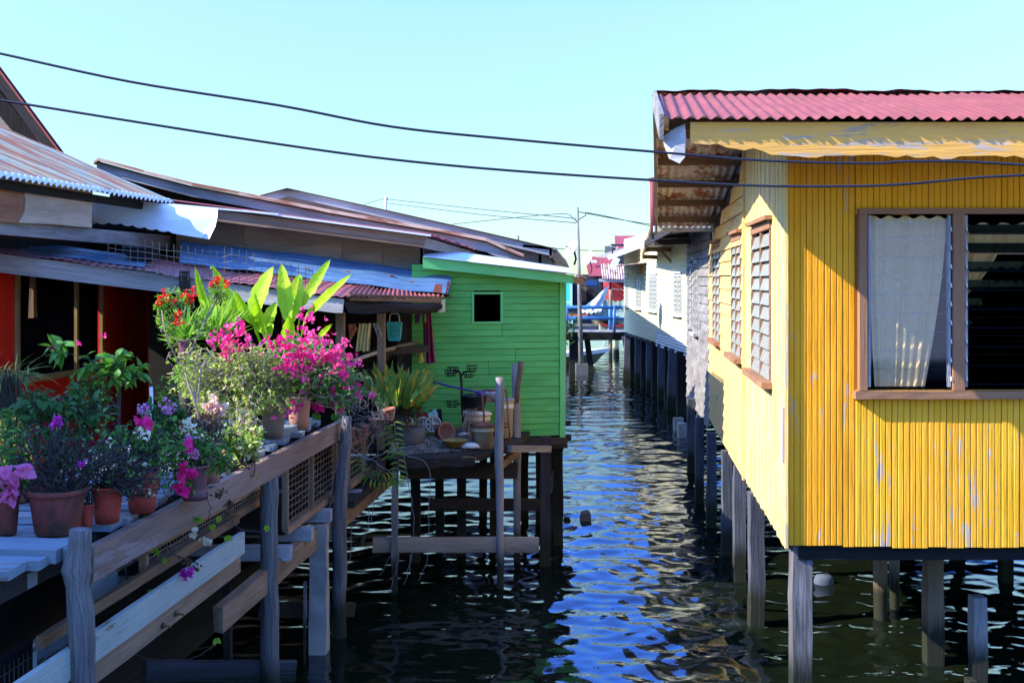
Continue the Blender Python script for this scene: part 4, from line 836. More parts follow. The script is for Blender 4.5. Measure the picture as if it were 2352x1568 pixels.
for X,wd,y,l in ((1402.5,.13,40,'bark covered mooring pole of three beyond the bridge, carrying the awning'),(1412,.12,41,'middle pale mooring pole of three beyond the bridge'),(1418,.17,40.5,'thickest pale mooring pole, nearest the cream house')):
    x=(X-1176)/F*y; stilt(x,y,2.8-((665 if X<1405 else 770)-645)/F*y,wd,'tan_wood' if X<1405 else 'cream_paint',l,'mooring poles beyond the bridge',sq=False,name='mooring_pole')
# far bank buildings
def boxh(name,label,X0,X1,Y0,Y1,d,dep,mw,extra=None,cat='house'):
    t=thing(name,label,cat,W((X0+X1)/2,Y1,d)); m=MB(); a=W(X0,Y1,d);b=W(X1,Y1,d);c=W(X1,Y0,d);e=W(X0,Y0,d)
    m.slab([a,b,c,e],.05,(0,1,0),uvd=(0,0,1)); m.slab([a,a+V((0,dep,0)),e+V((0,dep,0)),e],.05,(1,0,0)); m.slab([b,b+V((0,dep,0)),c+V((0,dep,0)),c],.05,(-1,0,0)); m.build('wall',mw,t); return t
def roofs(t,pts,d0,d1,mt,waves,amp=.02,**k):
    (X0,Y0),(X1,Y1),(X2,Y2),(X3,Y3)=pts; m=MB(); m.sheet(W(X0,Y0,d0),W(X1,Y1,d0),W(X2,Y2,d1),W(X3,Y3,d1),waves,amp,nv=4); return m.build('roof',mt,t,**k)
th=boxh('turquoise_house','turquoise boarded house beyond the bridge behind the green house','x' and 1270,1316,640,745,44,4,'turquoise_paint')
m=MB(); m.beam(W(1312,652,43.9),W(1312,742,43.9),.09,.1,up=(0,-1,0)); m.beam(W(1285,694,43.9),W(1312,694,43.9),.05,.1); each(m,'trim','mint_paint',th)
m=MB(); m.slab([W(1270,744,43.8),W(1316,744,43.8),W(1316,728,43.8),W(1270,728,43.8)],.1,(0,1,0)); m.build('base_panel','mint_paint',th)
t=boxh('dark_shed','dark blue and teal shed with an open black doorway beyond the bridge',1316,1385,640,745,47,3,'far_dark')
m=MB(); m.slab([W(1336,658,46.8),W(1348,658,46.8),W(1348,694,46.8),W(1336,694,46.8)],.05,(0,1,0)); m.build('door','brown_wood',t)
m=MB(); m.slab([W(1347,664,46.8),W(1362,664,46.8),W(1362,693,46.8),W(1347,693,46.8)],.05,(0,1,0)); m.build('doorway','interior_dark',t)
m=MB(); m.sheet(W(1346,656,46.2),W(1372,656,46.2),W(1372,645,46.6),W(1346,645,46.6),14,.03); m.build('awning','far_blue',t)
t=boxh('red_roofed_house','house with a wide red corrugated roof patched with pale sheets beyond the bridge',1338,1470,630,700,56,6,'far_dark')
roofs(t,((1352,634),(1440,634),(1412,590),(1342,588)),55,60,'far_red_roof',36)
m=MB(); m.sheet(W(1353,609,57),W(1372,609,57),W(1371,603,57.4),W(1353,602,57.4),8,.03); o=m.build('roof_patch','white_corrugated',t); o.location.z+=.12
t=boxh('tall_red_roofed_house','distant tall house with a dark red roof above the cream house roof',1405,1520,560,640,80,6,'far_dark')
roofs(t,((1414,572),(1530,572),(1525,541),(1411,541)),79,84,'far_red_roof',44)
t=boxh('red_shed','small shed with a deep red wall and pale rusted roof behind the green tarpaulin',1400,1450,645,700,43,3,'far_red')
roofs(t,((1384,640),(1450,642),(1446,608),(1380,606)),41.5,44.5,'salmon_roof',12,.03)
m=MB(); m.beam(W(1376,643,41.6),W(1440,645,41.6),.08,.12); m.beam(W(1440,666,42.8),W(1404,663,42.8),.03,.03); each(m,'beam','slate_wood',t)
# tarpaulin over boat
tp=thing('tarpaulin','pale green and white tarpaulin stretched over a boat behind the blue railing','tarpaulin',W(1400,740,40))
def drape(pts,mt,nm,lab=None):
    m=MB(); nu,nv=18,10; vs=[];fs=[];us=[]; A,B,C,D=[V(p) for p in pts]
    for j in range(nv+1):
        for i in range(nu+1):
            p=A.lerp(B,i/nu).lerp(D.lerp(C,i/nu),j/nv); vs.append(p+V((0,.25*math.sin(i*.7+j*.4)*math.sin(j/nv*3.1),-.10*math.sin(math.pi*i/nu)+.03*math.sin(i*1.9+j))))
    for j in range(nv):
        for i in range(nu): a=j*(nu+1)+i; fs.append([a,a+1,a+nu+2,a+nu+1]); us.append([(i/nu,j/nv)]*4)
    m.add(vs,fs,us,True); o=m.build(nm,mt,tp); 
    if lab: o['label']=lab
drape((W(1352,722,39.6),W(1440,727,39.0),W(1440,688,42),W(1378,682,42)),'tarp_green','sheet')
drape((W(1337,711,39.2),W(1375,722,39.2),W(1384,692,41),W(1399,655,41)),'tarp_white','sheet','white sheet rising to the pole top')
drape((W(1330,715,39.0),W(1386,709,39.0),W(1384,698,40),W(1338,704,40)),'tarp_white','sheet','white sheet edge')
drape((W(1360,743,40.2),W(1440,748,40.2),W(1440,722,39.9),W(1356,716,39.9)),'boat_cream','side_sheet')
def longboat(name,lab,X0,X1,Y,d,m1,m2,sag=6):
    t=thing(name,lab,'boat',W((X0+X1)/2,Y,d)); m=MB(); pts=[W(X0+(X1-X0)*i/8,Y-sag*((i/4-1)**2),d) for i in range(9)]
    for a,b in zip(pts,pts[1:]): m.slab([a,b,b-V((0,0,.30)),a-V((0,0,.30))],.7,(0,1,0))
    m.build('hull',m1,t); m=MB()
    for a,b in zip(pts,pts[1:]): m.beam(a+V((0,-.02,.03)),b+V((0,-.02,.03)),.06,.09)
    m.build('gunwale',m2,t)
longboat('boat','small cream boat with a red inside moored just behind the bridge railing','x' and 1379,1440,751,38.5,'boat_cream','far_red')
longboat('boat','long low white boat with orange rim beyond the railing','' or 1296,1362,706,41.5,'far_dark','boat_white',sag=1)
longboat('jetty','low grey log jetty behind the far side of the bridge','' or 1296,1392,748,39.8,'grey_wood','grey_wood',sag=0)
m=MB(); m.beam(W(1296,723,40.9),W(1350,724,40.9),.06,.08); solo(m,'boom','orange_plastic','thin orange spar beyond the lower blue rail','spar')
# dishes, aerial, far pole and wires
def dish(X,Y,d,r,ax,l):
    t=thing('satellite_dish',l,'satellite dish',W(X,Y+16,d),'rooftop satellite dishes'); m=MB(); c=W(X,Y,d); m.lathe(c,[(0,.0),(r*.5,.05*r),(r*.8,.14*r),(r,.24*r),(r*1.01,.22*r),(r*.8,.12*r),(0,-.02)],20,axis=ax); m.build('dish_bowl','dish_white',t)
    m=MB(); m.tube([c-V(ax).normalized()*.05,W(X+8,Y+20,d),W(X+4,Y+34,d)],.025,6); m.build('mount','black_iron',t); m=MB(); m.tube([c,c+V(ax).normalized()*r*.8],.014,5); m.build('feed_arm','black_iron',t)
dish(1315,574,25,.24,(-.80,-.35,.45),'white satellite dish beside the slim utility pole above the green roof')
dish(1352,595,52,.40,(-.8,-.4,.4),'small white dish standing before the wide red roof')
t=thing('aerial','thin television aerial on the cream house roof','aerial',W(1407,590,29)); m=MB(); m.tube([W(1407,590,29),W(1407,566,29)],.02,5); m.build('mast','black_iron',t)
m=MB(); m.tube([W(1388,560,29),W(1424,572,29)],.012,5); m.tube([W(1395,566,29),W(1399,558,29)],.01,4); m.tube([W(1415,574,29),W(1419,566,29)],.01,4); m.build('boom','white_pipe',t)
t=thing('utility_pole','distant pale utility pole rising behind the grey roofs','utility pole',W(886,520,60)); m=MB(); m.tube([W(887,520,60),W(886,452,60)],.07,6); m.build('pole','white_pipe',t)
m=MB(); m.beam(W(882,457,60),W(892,457,60),.05,.12); m.build('cross_arm','white_pipe',t)
m=MB(); m.tube([W(1190,575,45),W(1190,540,45)],.05,6); solo(m,'pole','grey_wood','short stub of a pole behind the long barge board','pole')
def cable(pts,d,r,l,grp,mat='black_cable',nm='power_cable'):
    P=[W(X,Y,dd) for (X,Y),dd in zip(pts,d)]; 
    out=[]
    n=len(P)
    for i in range(n-1):
        p0,p1,p2,p3=P[max(i-1,0)],P[i],P[i+1],P[min(i+2,n-1)]
        for k in range(6):
            t=k/6; out.append(.5*((2*p1)+(p2-p0)*t+(2*p0-5*p1+4*p2-p3)*t*t+(3*p1-p0-3*p2+p3)*t**3))
    out.append(P[-1]); m=MB(); m.tube(out,r,6,cap=False); return solo(m,nm,mat,l,'cable',grp)
cable([(-60,112),(0,123),(300,188),(640,242),(900,291),(1176,320),(1520,350),(1760,369),(1990,375),(2080,371),(2210,371),(2352,379),(2420,383)],[5.5]*13,.0065,'upper of the two thick black cables strung across the canal','thick cables')
cable([(-60,222),(0,230),(300,278),(640,331),(900,366),(1176,392),(1520,415),(1760,427),(1980,427),(2100,421),(2240,408),(2352,402),(2420,398)],[5.5]*13,.0065,'lower of the two thick black cables strung across the canal','thick cables')
cable([(887,457),(1100,480),(1326,502)],[60,48,32.8],.014,'top thin wire from the distant pole to the slim pole','thin far wires')
cable([(887,466),(1100,492),(1326,512)],[60,48,32.8],.014,'second thin wire from the distant pole to the slim pole','thin far wires')
cable([(1038,515),(1200,498),(1292,491),(1315,500),(1326,510)],[50,45,36,33,32.8],.014,'thin wire rising from behind the roofs to the slim pole','thin far wires')
cable([(1328,486),(1400,500),(1500,516)],[32.8,34,38],.014,'upper thin wire from the slim pole to the yellow roof','thin far wires')
cable([(1326,506),(1345,495),(1360,490),(1500,520)],[32.8,33,34,38],.014,'looping thin wire from the slim pole over the canal','thin far wires')
cable([(820,476),(850,465),(886,455)],[70,65,60],.014,'short thin wire running up to the distant pole','thin far wires')
cable([(1200,566),(1330,574),(1480,580)],[90,90,90],.03,'faint low wire far behind the slim pole','thin far wires')
m=MB(); yy=-6.0  # unseen deck by the camera, added to bounce sun onto the house fronts
while yy<3.2: m.beam((-.9,yy,1.19),(9.5,yy,1.19),.165,.04,jit=.002,segs=3); yy+=.175
dk=thing('bounce_deck','unseen pale timber deck added to bounce sunlight onto the house fronts','bounce_deck',(2,0,1.2)); m.build('deck_planks','pier_wood',dk)
m=MB(); m.beam((-.9,3.1,1.08),(9.5,3.1,1.08),.08,.16); m.beam((-.9,-5.8,1.08),(9.5,-5.8,1.08),.08,.16); each(m,'side_beam','grey_wood',dk)
# ------------------------------------------------------------------ FLOWER SHELF, rail and posts
RX,RK=-2.217,.095
def rp(X,z,o=0): y=ypl(X,RX-o,RK); return V((RX-o+RK*y,y,z))
def rail_at(y,z,o=0): return V((RX-o+RK*y,y,z))
ZR=2.8-1.137
sf=thing('flower_shelf','long raised plank shelf carrying the row of flower pots above the water','shelf',(-2.2,6,1.6))
m=MB(); y=4.15; i=0
while y<8.65:
    w_=.13+.04*R.random(); e=.07+.10*R.random()+(.0 if i%3 else -.03); z=1.672+.012*R.random()
    m.beam(rail_at(y+w_/2,z,.98+.1*R.random()),rail_at(y+w_/2,z,e),w_-.012,.036,jit=.003,segs=5); y+=w_; i+=1
for o in each(m,'plank','blue_white_paint',sf): 
    if R.random()<.3: o.data.materials[0]=MATS['slate_wood']
m=MB(); m.beam(rail_at(4.0,1.61,.16),rail_at(8.7,1.61,.16),.05,.09); m.beam(rail_at(4.0,1.61,.85),rail_at(8.7,1.61,.85),.05,.09); each(m,'bearer','dark_wood',sf)
m=MB()
for a,b,o,mt in ((7.75,8.55,.22,0),(7.3,8.1,.40,0)): m.beam(rail_at(a,1.71,o),rail_at(b,1.71,o-.02),.13,.045,jit=.003,segs=3)
for o in each(m,'step_plank','blue_white_paint',sf): pass
m=MB(); m.beam(V((-2.42,4.55,1.692)),V((-1.83,4.50,1.688)),.20,.055,jit=.003,segs=3); m.beam(V((-2.12,4.42,1.60)),V((-1.93,4.4,1.60)),.07,.06); m.beam(V((-1.83,4.50,1.685)),V((-1.76,4.50,1.685)),.10,.06,jit=.01)
for o in each(m,'end_plank','blue_white_paint',sf): pass
m=MB(); m.beam(W(-60,1330,4.3),W(97,1276,4.9),.06,.075,jit=.004,segs=4); solo(m,'bearer','slate_wood','blue grey slanting beam end under the flower shelf at the picture edge','beam')
m=MB(); n=24; L0=rp(203,ZR-.055); L1=rp(792,ZR-.055); L1.z+=.0
m.beam(L0,L1,.045,.145,jit=.003,segs=n); solo(m,'rail_board','rail_wood','long pinkish brown edge board running along the flower shelf above the water','board')
def logpost(name,pts,d,rad,mat,label,grp='log posts along the flower shelf',z0=-.8,seg=14,jit=.06):
    P=[W(X,Y,d) for X,Y in pts]; last=P[-1]
    out=[]; rr=[]; ph=R.random()*9; P2=P+[V((last.x,last.y,z0))]
    r2=list(rad)+[rad[-1]]
    for (a,b),(ra,rb) in zip(zip(P2,P2[1:]),zip(r2,r2[1:])):
        k=max(2,int((a-b).length/.07))
        for i in range(k): t=i/k; p=a.lerp(b,t); out.append(p+V((noise.noise(V((p.z*3,ph,0)))*ra*.22,noise.noise(V((ph,p.z*3,0)))*ra*.2,0))); rr.append((ra+(rb-ra)*t)*(1+.10*noise.noise(V((p.z*6,ph,2)))))
    out.append(P2[-1]); rr.append(r2[-1]); mb=MB(); mb.tube(out,rr,seg,jit=jit); return solo(mb,name,mat,label,'post',grp)
logpost('log_post',[(188,1214),(186,1262),(178,1308),(180,1345),(186,1400),(190,1568)],4.42,[.043,.047,.057,.044,.052,.050],'post_wood','nearest bark log post, knobbly under its cut top, beside the big clay pot')
logpost('log_post',[(617,1090),(618,1300),(621,1568)],7.08,[.058,.058,.060],'post_wood','middle bark log post of the shelf, its top under the edge board')
logpost('log_post',[(797,955),(792,1020),(778,1160),(780,1280),(776,1400),(786,1568)],8.60,[.036,.05,.062,.055,.058,.062],'post_wood','log post at the far end of the edge board, wrapped in grey roots')
logpost('log_post',[(1147,866),(1148,960),(1146,1050),(1149,1200),(1149,1340)],9.97,[.040,.041,.040,.034,.032],'grey_wood','bare log post standing in front of the gravel platform','log posts of the gravel platform')
fk=thing('forked_post','forked grey log post behind the buckets against the green wall','post',W(1186,1240,10.9),'log posts of the gravel platform')
mb=MB(); mb.tube([W(1184,835,10.9),W(1183,870,10.9),W(1186,905,10.9),W(1184,930,10.9),W(1187,1000,10.9),W(1188,1240,10.9),W(1188,1400,10.9)],[.034,.036,.04,.05,.042,.036,.036],12,jit=.1); mb.build('trunk','grey_wood',fk)
mb=MB(); mb.tube([W(1196,829,10.9),W(1195,850,10.88),W(1190,885,10.87),W(1186,925,10.88)],[.026,.028,.026,.03],10,jit=.12); mb.build('fork','brown_wood',fk)
# lower boards under the shelf
def rboard(X0,X1,drop,h,o,th,mat,name,label,segs=12,jit=.003,parent=None):
    a=rp(X0,2.8-drop,o); b=rp(X1,2.8-drop,o); m=MB(); m.beam(a,b,th,h,jit=jit,segs=segs)
    return solo(m,name,mat,label,'board')
rboard(-160,557,1.535,.125,-.02,.03,'pale_green_paint','edge_board','long board with flaking pale paint hanging below the flower shelf')
rboard(-160,545,1.652,.10,.0,.04,'tan_wood','edge_board','bare brown lower board with rusty bolts under the flaking painted board')
rboard(90,545,1.452,.05,.10,.03,'brown_wood','batten','thin brown batten just above the flaking painted board')
rboard(205,560,1.50,.11,.30,.02,'pale_green_paint','edge_board','second pale green board set back behind the edge boards')
rboard(-100,150,1.80,.06,.34,.03,'brown_wood','batten','thin brown batten low behind the nearest log post')
rboard(80,150,1.62,.13,.30,.02,'pale_green_paint','edge_board','short pale board piece seen just before the nearest log post')
m=MB(); m.tube([rp(398,1.05,-.01),rp(398,1.05,-.06)],.007,6); m.tube([rp(372,1.0,-.01),rp(372,1.0,-.06)],.007,6)
for j,(X,d_) in enumerate(((402,1.655),(372,1.665))):
    k=MB(); p=rp(X,2.8-d_,-.02); k.tube([p,p+V((.05,-.02,0))],.006,6); k.lathe(p+V((.004,0,0)),[(0,0),(.016,0),(.016,.008),(0,.008)],8,axis=(1,0,0)); solo(k,'bolt','rusty_iron','rusty bolt in the brown lower board, %s one'%('upper' if j==0 else 'lower'),'bolt','rusty bolts')
# sloping lower beam behind the posts
m=MB(); m.beam(rp(505,2.8-1.93,.05),rp(756,2.8-1.93,.05),.06,.15,jit=.006,segs=10,ends=(.08,0)); solo(m,'floor_timber','tan_wood','brown floor beam with a broken end under the cage','beam')
m=MB(); m.beam(rp(757,2.8-1.95,.03),rp(902,2.8-1.95,.03),.05,.14,jit=.006,segs=8); solo(m,'floor_timber','tan_wood','pale brown floor beam beyond the root wrapped log post','beam')
for X,dr in ((659,1.83),(708,1.82),(752,1.80),(822,1.84),(866,1.80)):
    m=MB(); p=rp(X,2.8-dr,.0); m.beam(p+V((.03,0,0)),p-V((1.6,0,0)),.10,.09,jit=.002); solo(m,'joist','slate_wood',{659:'grey joist end nearest the middle log post',708:'grey joist end second from the middle log post',752:'small joist end just before the root wrapped log post',822:'grey joist end just beyond the root wrapped log post',866:'farthest grey joist end above the pale floor beam'}[X],'joist','joist ends under the cage')
# wire cages
def cage(label,X0,X1,d0,d1,o,nx,nz,mat='wire_rust',frame='tan_wood',mid=()):
    t=thing('wire_cage',label,'cage',rp(X0,2.8-d1,o),'wire cages under the shelf'); a=rp(X0,0,o);b=rp(X1,0,o)
    g=lambda u,v:V((a.x+(b.x-a.x)*u,a.y+(b.y-a.y)*u,2.8-d1+(d1-d0)*v))
    m=MB(); 
    for i in range(nx+1): m.tube([g(i/nx,0),g(i/nx,1)],.0022,4,cap=False)
    for j in range(nz+1): m.tube([g(k/8,j/nz)+V((0,0,(R.random()-.5)*.01)) for k in range(9)],.0032,4,cap=False)
    m.build('wire_lines',mat,t); m=MB(); m.beam(g(0,0),g(1,0),.045,.05,jit=.003,segs=6); m.beam(g(0,1),g(1,1),.035,.035,jit=.003,segs=6)
    for u in (0,1)+tuple(mid): m.beam(g(u,.03),g(u,.97),.035,.04,up=(1,0,0))
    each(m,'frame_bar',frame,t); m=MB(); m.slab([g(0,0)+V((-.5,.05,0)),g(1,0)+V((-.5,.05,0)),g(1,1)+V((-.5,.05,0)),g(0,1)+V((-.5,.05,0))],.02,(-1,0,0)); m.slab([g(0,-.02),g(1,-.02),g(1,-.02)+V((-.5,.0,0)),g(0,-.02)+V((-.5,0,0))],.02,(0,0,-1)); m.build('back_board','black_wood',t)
    return t
cage('wire cage between the middle post and the root wrapped post',655,768,1.25,1.72,.06,16,10,mid=(.48,))
cage('wire cage beyond the root wrapped post, clay pots hung on top',800,896,1.39,1.74,.05,24,8,mid=(.33,.68))
cage('dark wire cage under the shelf before the middle post',330,600,1.36,1.46,.16,44,2,mat='wire')
cage('small wire cage at the lower picture edge before the nearest post',-60,74,1.65,2.35,.45,12,11,mat='wire',frame='dark_wood')
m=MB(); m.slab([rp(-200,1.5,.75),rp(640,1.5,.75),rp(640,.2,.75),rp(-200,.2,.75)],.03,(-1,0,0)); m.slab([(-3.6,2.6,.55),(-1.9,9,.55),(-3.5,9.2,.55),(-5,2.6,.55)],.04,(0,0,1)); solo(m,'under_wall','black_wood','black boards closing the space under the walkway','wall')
for X,y,wd,mt,l,zt in ((733,8.25,.13,'concrete','whitewashed square post under the cage behind the edge posts',.95),(907,9.85,.055,'grey_wood','thin grey pole hanging into the water beyond the floor beams',1.35),(700,8.0,.02,'post_wood','thin stick in the dark water left of the root wrapped post'.replace('left of','before'),.6),(523,7.4,.05,'dark_wood','thin dark pole in the black water behind the broken beam end',.9)):
    stilt((X-1176)/F*y,y,zt,wd,mt,l,'posts under the walkway')
def hbeam(X0,X1,Y,h,d0,d1,mat,l,th=.05,nm='cross_timber'):
    m=MB(); m.beam(W(X0,Y,d0),W(X1,Y,d1),th,h,jit=.004,segs=8); return solo(m,nm,mat,l,'timber')
hbeam(290,680,1540,.13,6.9,7.15,'blue_post','broad blue grey cross beam at the bottom edge behind the middle log post')
hbeam(590,811,1399,.11,8.0,8.8,'black_wood','black cross beam low behind the root wrapped log post')
hbeam(856,1237,1250,.135,9.86,10.05,'tan_wood','long greenish grey plank nailed low across the bare log post').data.materials[0]=MATS['ply_wood']
hbeam(985,1240,1158,.12,11.0,11.2,'brown_wood','brown cross beam behind the bare log post, above the long low plank').data.materials[0]=MATS['dark_wood']
hbeam(920,1187,1080,.155,10.45,10.75,'dark_wood','thick dark beam carrying the gravel platform')
hbeam(1170,1262,1030,.06,10.1,10.6,'grey_wood','pale beam end sticking out past the log posts toward the canal')
hbeam(1150,1300,1012,.07,11.0,11.3,'dark_wood','dark beam between the platform and the green house')
m=MB(); m.beam(W(1142,1072,10.15),W(1190,1035,10.9),.06,.07); solo(m,'brace','tan_wood','short slanting brace under the platform corner beside the log post','brace')
stilt(W(1253,1100,10.7).x,10.75,1.27,.105,'dark_wood','square dark stilt at the platform corner beside the green house','stilts under the green house')
for X,y in ((955,10.9),(1010,11.6),(1060,11.2),(1135,11.9)): stilt(W(X,1100,y).x,y,1.2,.09,'black_wood','black stilt in the row under the gravel platform','platform stilts')
# ------------------------------------------------------------------ GRAVEL PLATFORM
ZG=1.245
def gpos(X,Y): d=(2.8-ZG)*F/(Y-645); return V(((X-1176)/F*d,d,ZG))
gpf=thing('gravel_platform','low plank platform heaped with grey gravel in front of the green wall','platform',gpos(1000,1045))
m=MB(); m.slab([gpos(905,1050),gpos(1000,1052),gpos(1085,1040),gpos(1165,1030),gpos(1200,1012),gpos(1221,984),V((.12,11.3,ZG)),V((-1.35,11.1,ZG)),V((-1.38,10.4,ZG))],.045,(0,0,-1),uvd=(.95,.2,0)); m.build('deck','dark_wood',gpf)
m=MB(); m.beam(gpos(900,1056)-V((0,0,.05)),gpos(1090,1046)-V((0,0,.05)),.04,.08,jit=.02,segs=10); m.beam(gpos(1090,1044)-V((0,0,.03)),gpos(1205,1018)-V((0,0,.02)),.04,.05,jit=.012,segs=8); each(m,'edge_board','burnt_wood',gpf)
m=MB(); vs=[];fs=[];us=[]; nx,ny=90,60; A,B,C,D=gpos(905,1046),gpos(1150,1030),V((-.15,11.15,ZG)),V((-1.3,11.0,ZG))
for j in range(ny+1):
    for i in range(nx+1):
        u,v=i/nx,j/ny; p=A.lerp(B,u).lerp(D.lerp(C,u),v); e=min(u,1-u,v,1-v)*4; hh=.14*min(1,e)*(.55+.8*noise.noise(p*2.1))+.018*noise.noise(p*19)+.012*noise.noise(p*41)
        vs.append(p+V((0,0,max(.003,hh))))
for j in range(ny):
    for i in range(nx): a=j*(nx+1)+i; fs.append([a,a+1,a+nx+2,a+nx+1]); us.append([(i/nx,j/ny)]*4)
m.add(vs,fs,us); gvo=m.build('gravel','gravel',gpf); gvo['kind']='stuff'
m=MB()
for i in range(1400):
    u,v=R.random(),R.random(); p=A.lerp(B,u).lerp(D.lerp(C,u),v*.9); e=min(u,1-u,v,1-v)*4; hh=.14*min(1,e)*(.55+.8*noise.noise(p*2.1)); s_=.006+.012*R.random()
    c=p+V((0,0,max(.003,hh)+s_*.3)); m.lathe(c,[(0,-s_*.6),(s_,0),(0,s_*.7)],5,sc=(1,.7+.5*R.random()),axis=(R.random()-.5,R.random()-.5,1))
m2=m.build('pebbles','gravel',gpf); m2['kind']='stuff'
def bucket(c,r,h,mat,label,lidm=None,rim=True,taper=.86,band=True,grp=None):
    t=thing('bucket',label,'bucket',c,grp); m=MB(); pr=[(0,0),(r*taper,0),(r*.96,h*.8),(r*1.03,h*.8),(r*1.03,h*.84),(r*.97,h*.84),(r,h*.97),(r*1.05,h*.97),(r*1.05,h),(r*.94,h),(r*.92,h*.9),(0,h*.9)]; m.lathe(c,pr,24); m.build('body',mat,t)
    if lidm: k=MB(); k.lathe(V(c)+V((0,0,h+.002)),[(0,0),(r*1.12,0),(r*1.14,.012),(r*.9,.03),(0,.03)],24,axis=(.06,.03,1)); k.build('lid',lidm,t)
    return t
def gb(X,Yb): d=(2.8-ZG-.01)*F/(Yb-645); return V(((X-1176)/F*d,d,ZG+.01))
c=gb(1096,1012); c.z+=.0; bucket(c,.128,.26,'cream_plastic','cream paint bucket with a black pot on its lid before the green wall','white_plastic')
k=MB(); c2=V(c)+V((-.03,0,.30)); k.lathe(c2,[(0,0),(.10,0),(.125,.13),(.135,.13),(.135,.145),(.115,.145),(.10,.1),(0,.1)],20); solo(k,'flower_pot','black_plastic','black plastic pot with dead grass on top of the cream bucket','pot')
c=gb(1108,1028); bucket(c,.105,.20,'rust_bucket','rust streaked pale green tin with a brown lid beside the bare log post','rusty_iron')
c=gb(1158,1003); bucket(c,.095,.36,'cream_plastic','tall cream bucket standing between the two log posts','concrete')
k=MB(); c=V(gb(1133,1000)); k.beam(c+V((-.09,0,.40)),c+V((.10,0,.40)),.14,.12); solo(k,'carton','carton','brown carton on the bucket lid behind the bare log post','carton')
# rusty frame
rt=thing('iron_stand','rusty iron stand leaning between the two log posts','stand',gb(1160,1015)); d=10.3
for pts in (((1107,895),(1112,960),(1107,1000)),((1163,895),(1168,960),(1172,1018))): m=MB(); m.tube([W(X,Y,d) for X,Y in pts],.010,6); m.build('leg','rusty_iron',rt)
for Y in (896,972,980): m=MB(); m.tube([W(1108 if Y<900 else 1135,Y,d),W(1164 if Y<900 else 1170,Y,d)],.009,6); m.build('crossbar','rusty_iron',rt)
# iron plant stand
ps=thing('plant_stand','black iron flower pot stand with round wire holders before the green wall','plant stand',W(1064,997,10.6)); d=10.75
m=MB(); m.tube([W(1067,1000,d),W(1062,950,d),W(1060,880,d),W(1058,858,d),W(1052,851,d),W(1040,850,d)],.013,8); m.build('stem','black_iron',ps)
m=MB(); m.tube([W(1059,862,d),W(1068,853,d),W(1080,852,d)],.008,6); m.tube([W(1062,927,d),W(1049,927,d)],.007,6); each(m,'arm','black_iron',ps)
for X,Y,r in ((1035,853,.062),(1076,856,.055),(1084,842,.055),(1040,846,.055),(1039,924,.058),(1078,918,.055)):
    m=MB(); c=W(X,Y-3,d-.05*(X<1060))
    for zz,rr in ((.0,r),(-.03,r*.92),(-.055,r*.75)):
        pts=[c+V((math.cos(a)*rr,math.sin(a)*rr,zz)) for a in np.linspace(0,6.283,17)]; m.tube(pts,.0035,5,cap=False)
    for a in np.linspace(0,6.28,7)[:-1]: m.tube([c+V((math.cos(a)*r,math.sin(a)*r,0)),c+V((math.cos(a)*r*.75,math.sin(a)*r*.75,-.055))],.003,4)
    m.build('holder_rings','black_iron',ps)
# mop
mp=thing('mop','long mop with a purple handle leaning against the green wall','mop',W(1120,905,10.6)); m=MB(); m.tube([W(955,868,10.55),W(1098,901,10.45)],.011,8); m.build('handle','purple_pole',mp); m=MB(); m.tube([W(1096,900,10.45),W(1108,903,10.44),W(1112,904,10.44)],[.014,.028,.034],10); m.build('socket','violet',mp)
m=MB()
for i in range(26):
    a=W(1110,898+R.random()*9,10.44); b=W(1140+R.random()*14,893+R.random()*26,10.40+R.random()*.08); m.tube([a,a.lerp(b,.5)+V((0,0,.012)),b],.006,5)
m.build('mop_strands','mop_white',mp)
# small clutter
def lathet(name,c,prof,mat,label,cat,seg=20,axis=(0,0,1),sc=(1,1),grp=None): m=MB(); m.lathe(c,prof,seg,axis=axis,sc=sc); return solo(m,name,mat,label,cat,grp)
for X,Y,l in ((972,975,'white wheel shaped plastic lid nearer the orchids'),(994,973,'white wheel shaped plastic lid nearer the green wall')):
    t=thing('reel',l,'reel',W(X,Y,10.5),'white wheel lids'); c=W(X,Y,10.45); ax=(.25,-1,.1); m=MB(); m.lathe(c,[(.068,0),(.078,.0),(.080,.02),(.068,.022),(.066,.0)],20,axis=ax); m.build('rim','white_plastic',t); m=MB(); m.lathe(c,[(0,-.03),(.066,-.03),(.066,-.025),(0,-.02)],16,axis=ax); m.build('disc','concrete',t)
    m=MB(); m.lathe(c,[(0,.0),(.02,.0),(.02,.02),(0,.02)],10,axis=ax)
    for a in range(4): dd=V((math.cos(a*1.57),0,math.sin(a*1.57)))*.07; m.beam(c,c+dd,.008,.012)
    m.build('hub','white_plastic',t)
lathet('jug',W(938,985,10.4),[(0,0),(.045,0),(.05,.07),(.035,.11),(.0,.12)],'white_plastic','small white plastic jug beside the wheel lids','jug')
lathet('bowl',W(920,972,10.2),[(.0,0),(.03,.0),(.05,.03),(.052,.05),(.046,.05),(.03,.01),(0,.01)],'slate_wood','grey metal cup hanging under the orchids','cup',axis=(.3,-.6,.8))
lathet('clay_pot',W(1010,996,10.35),[(0,0),(.06,0),(.088,.11),(.094,.11),(.094,.13),(.08,.13),(.07,.02),(0,.02)],'clay','brown clay pot lying on its side in the gravel','pot',axis=(.55,-.75,.25))
lathet('basin',gb(1045,1030)+V((0,-.02,.03)),[(0,0),(.08,0),(.115,.055),(.125,.055),(.11,.05),(.07,.01),(0,.01)],'yellow_basin','shallow yellow basin of dry leaves on the gravel','basin')
lathet('tin_lid',gb(1095,1005)+V((0,-.12,.18)),[(0,.03),(.10,.015),(.14,-.02),(.135,-.025),(0,.02)],'rusty_iron','curved rusty brown lid over the streaked tin','lid')
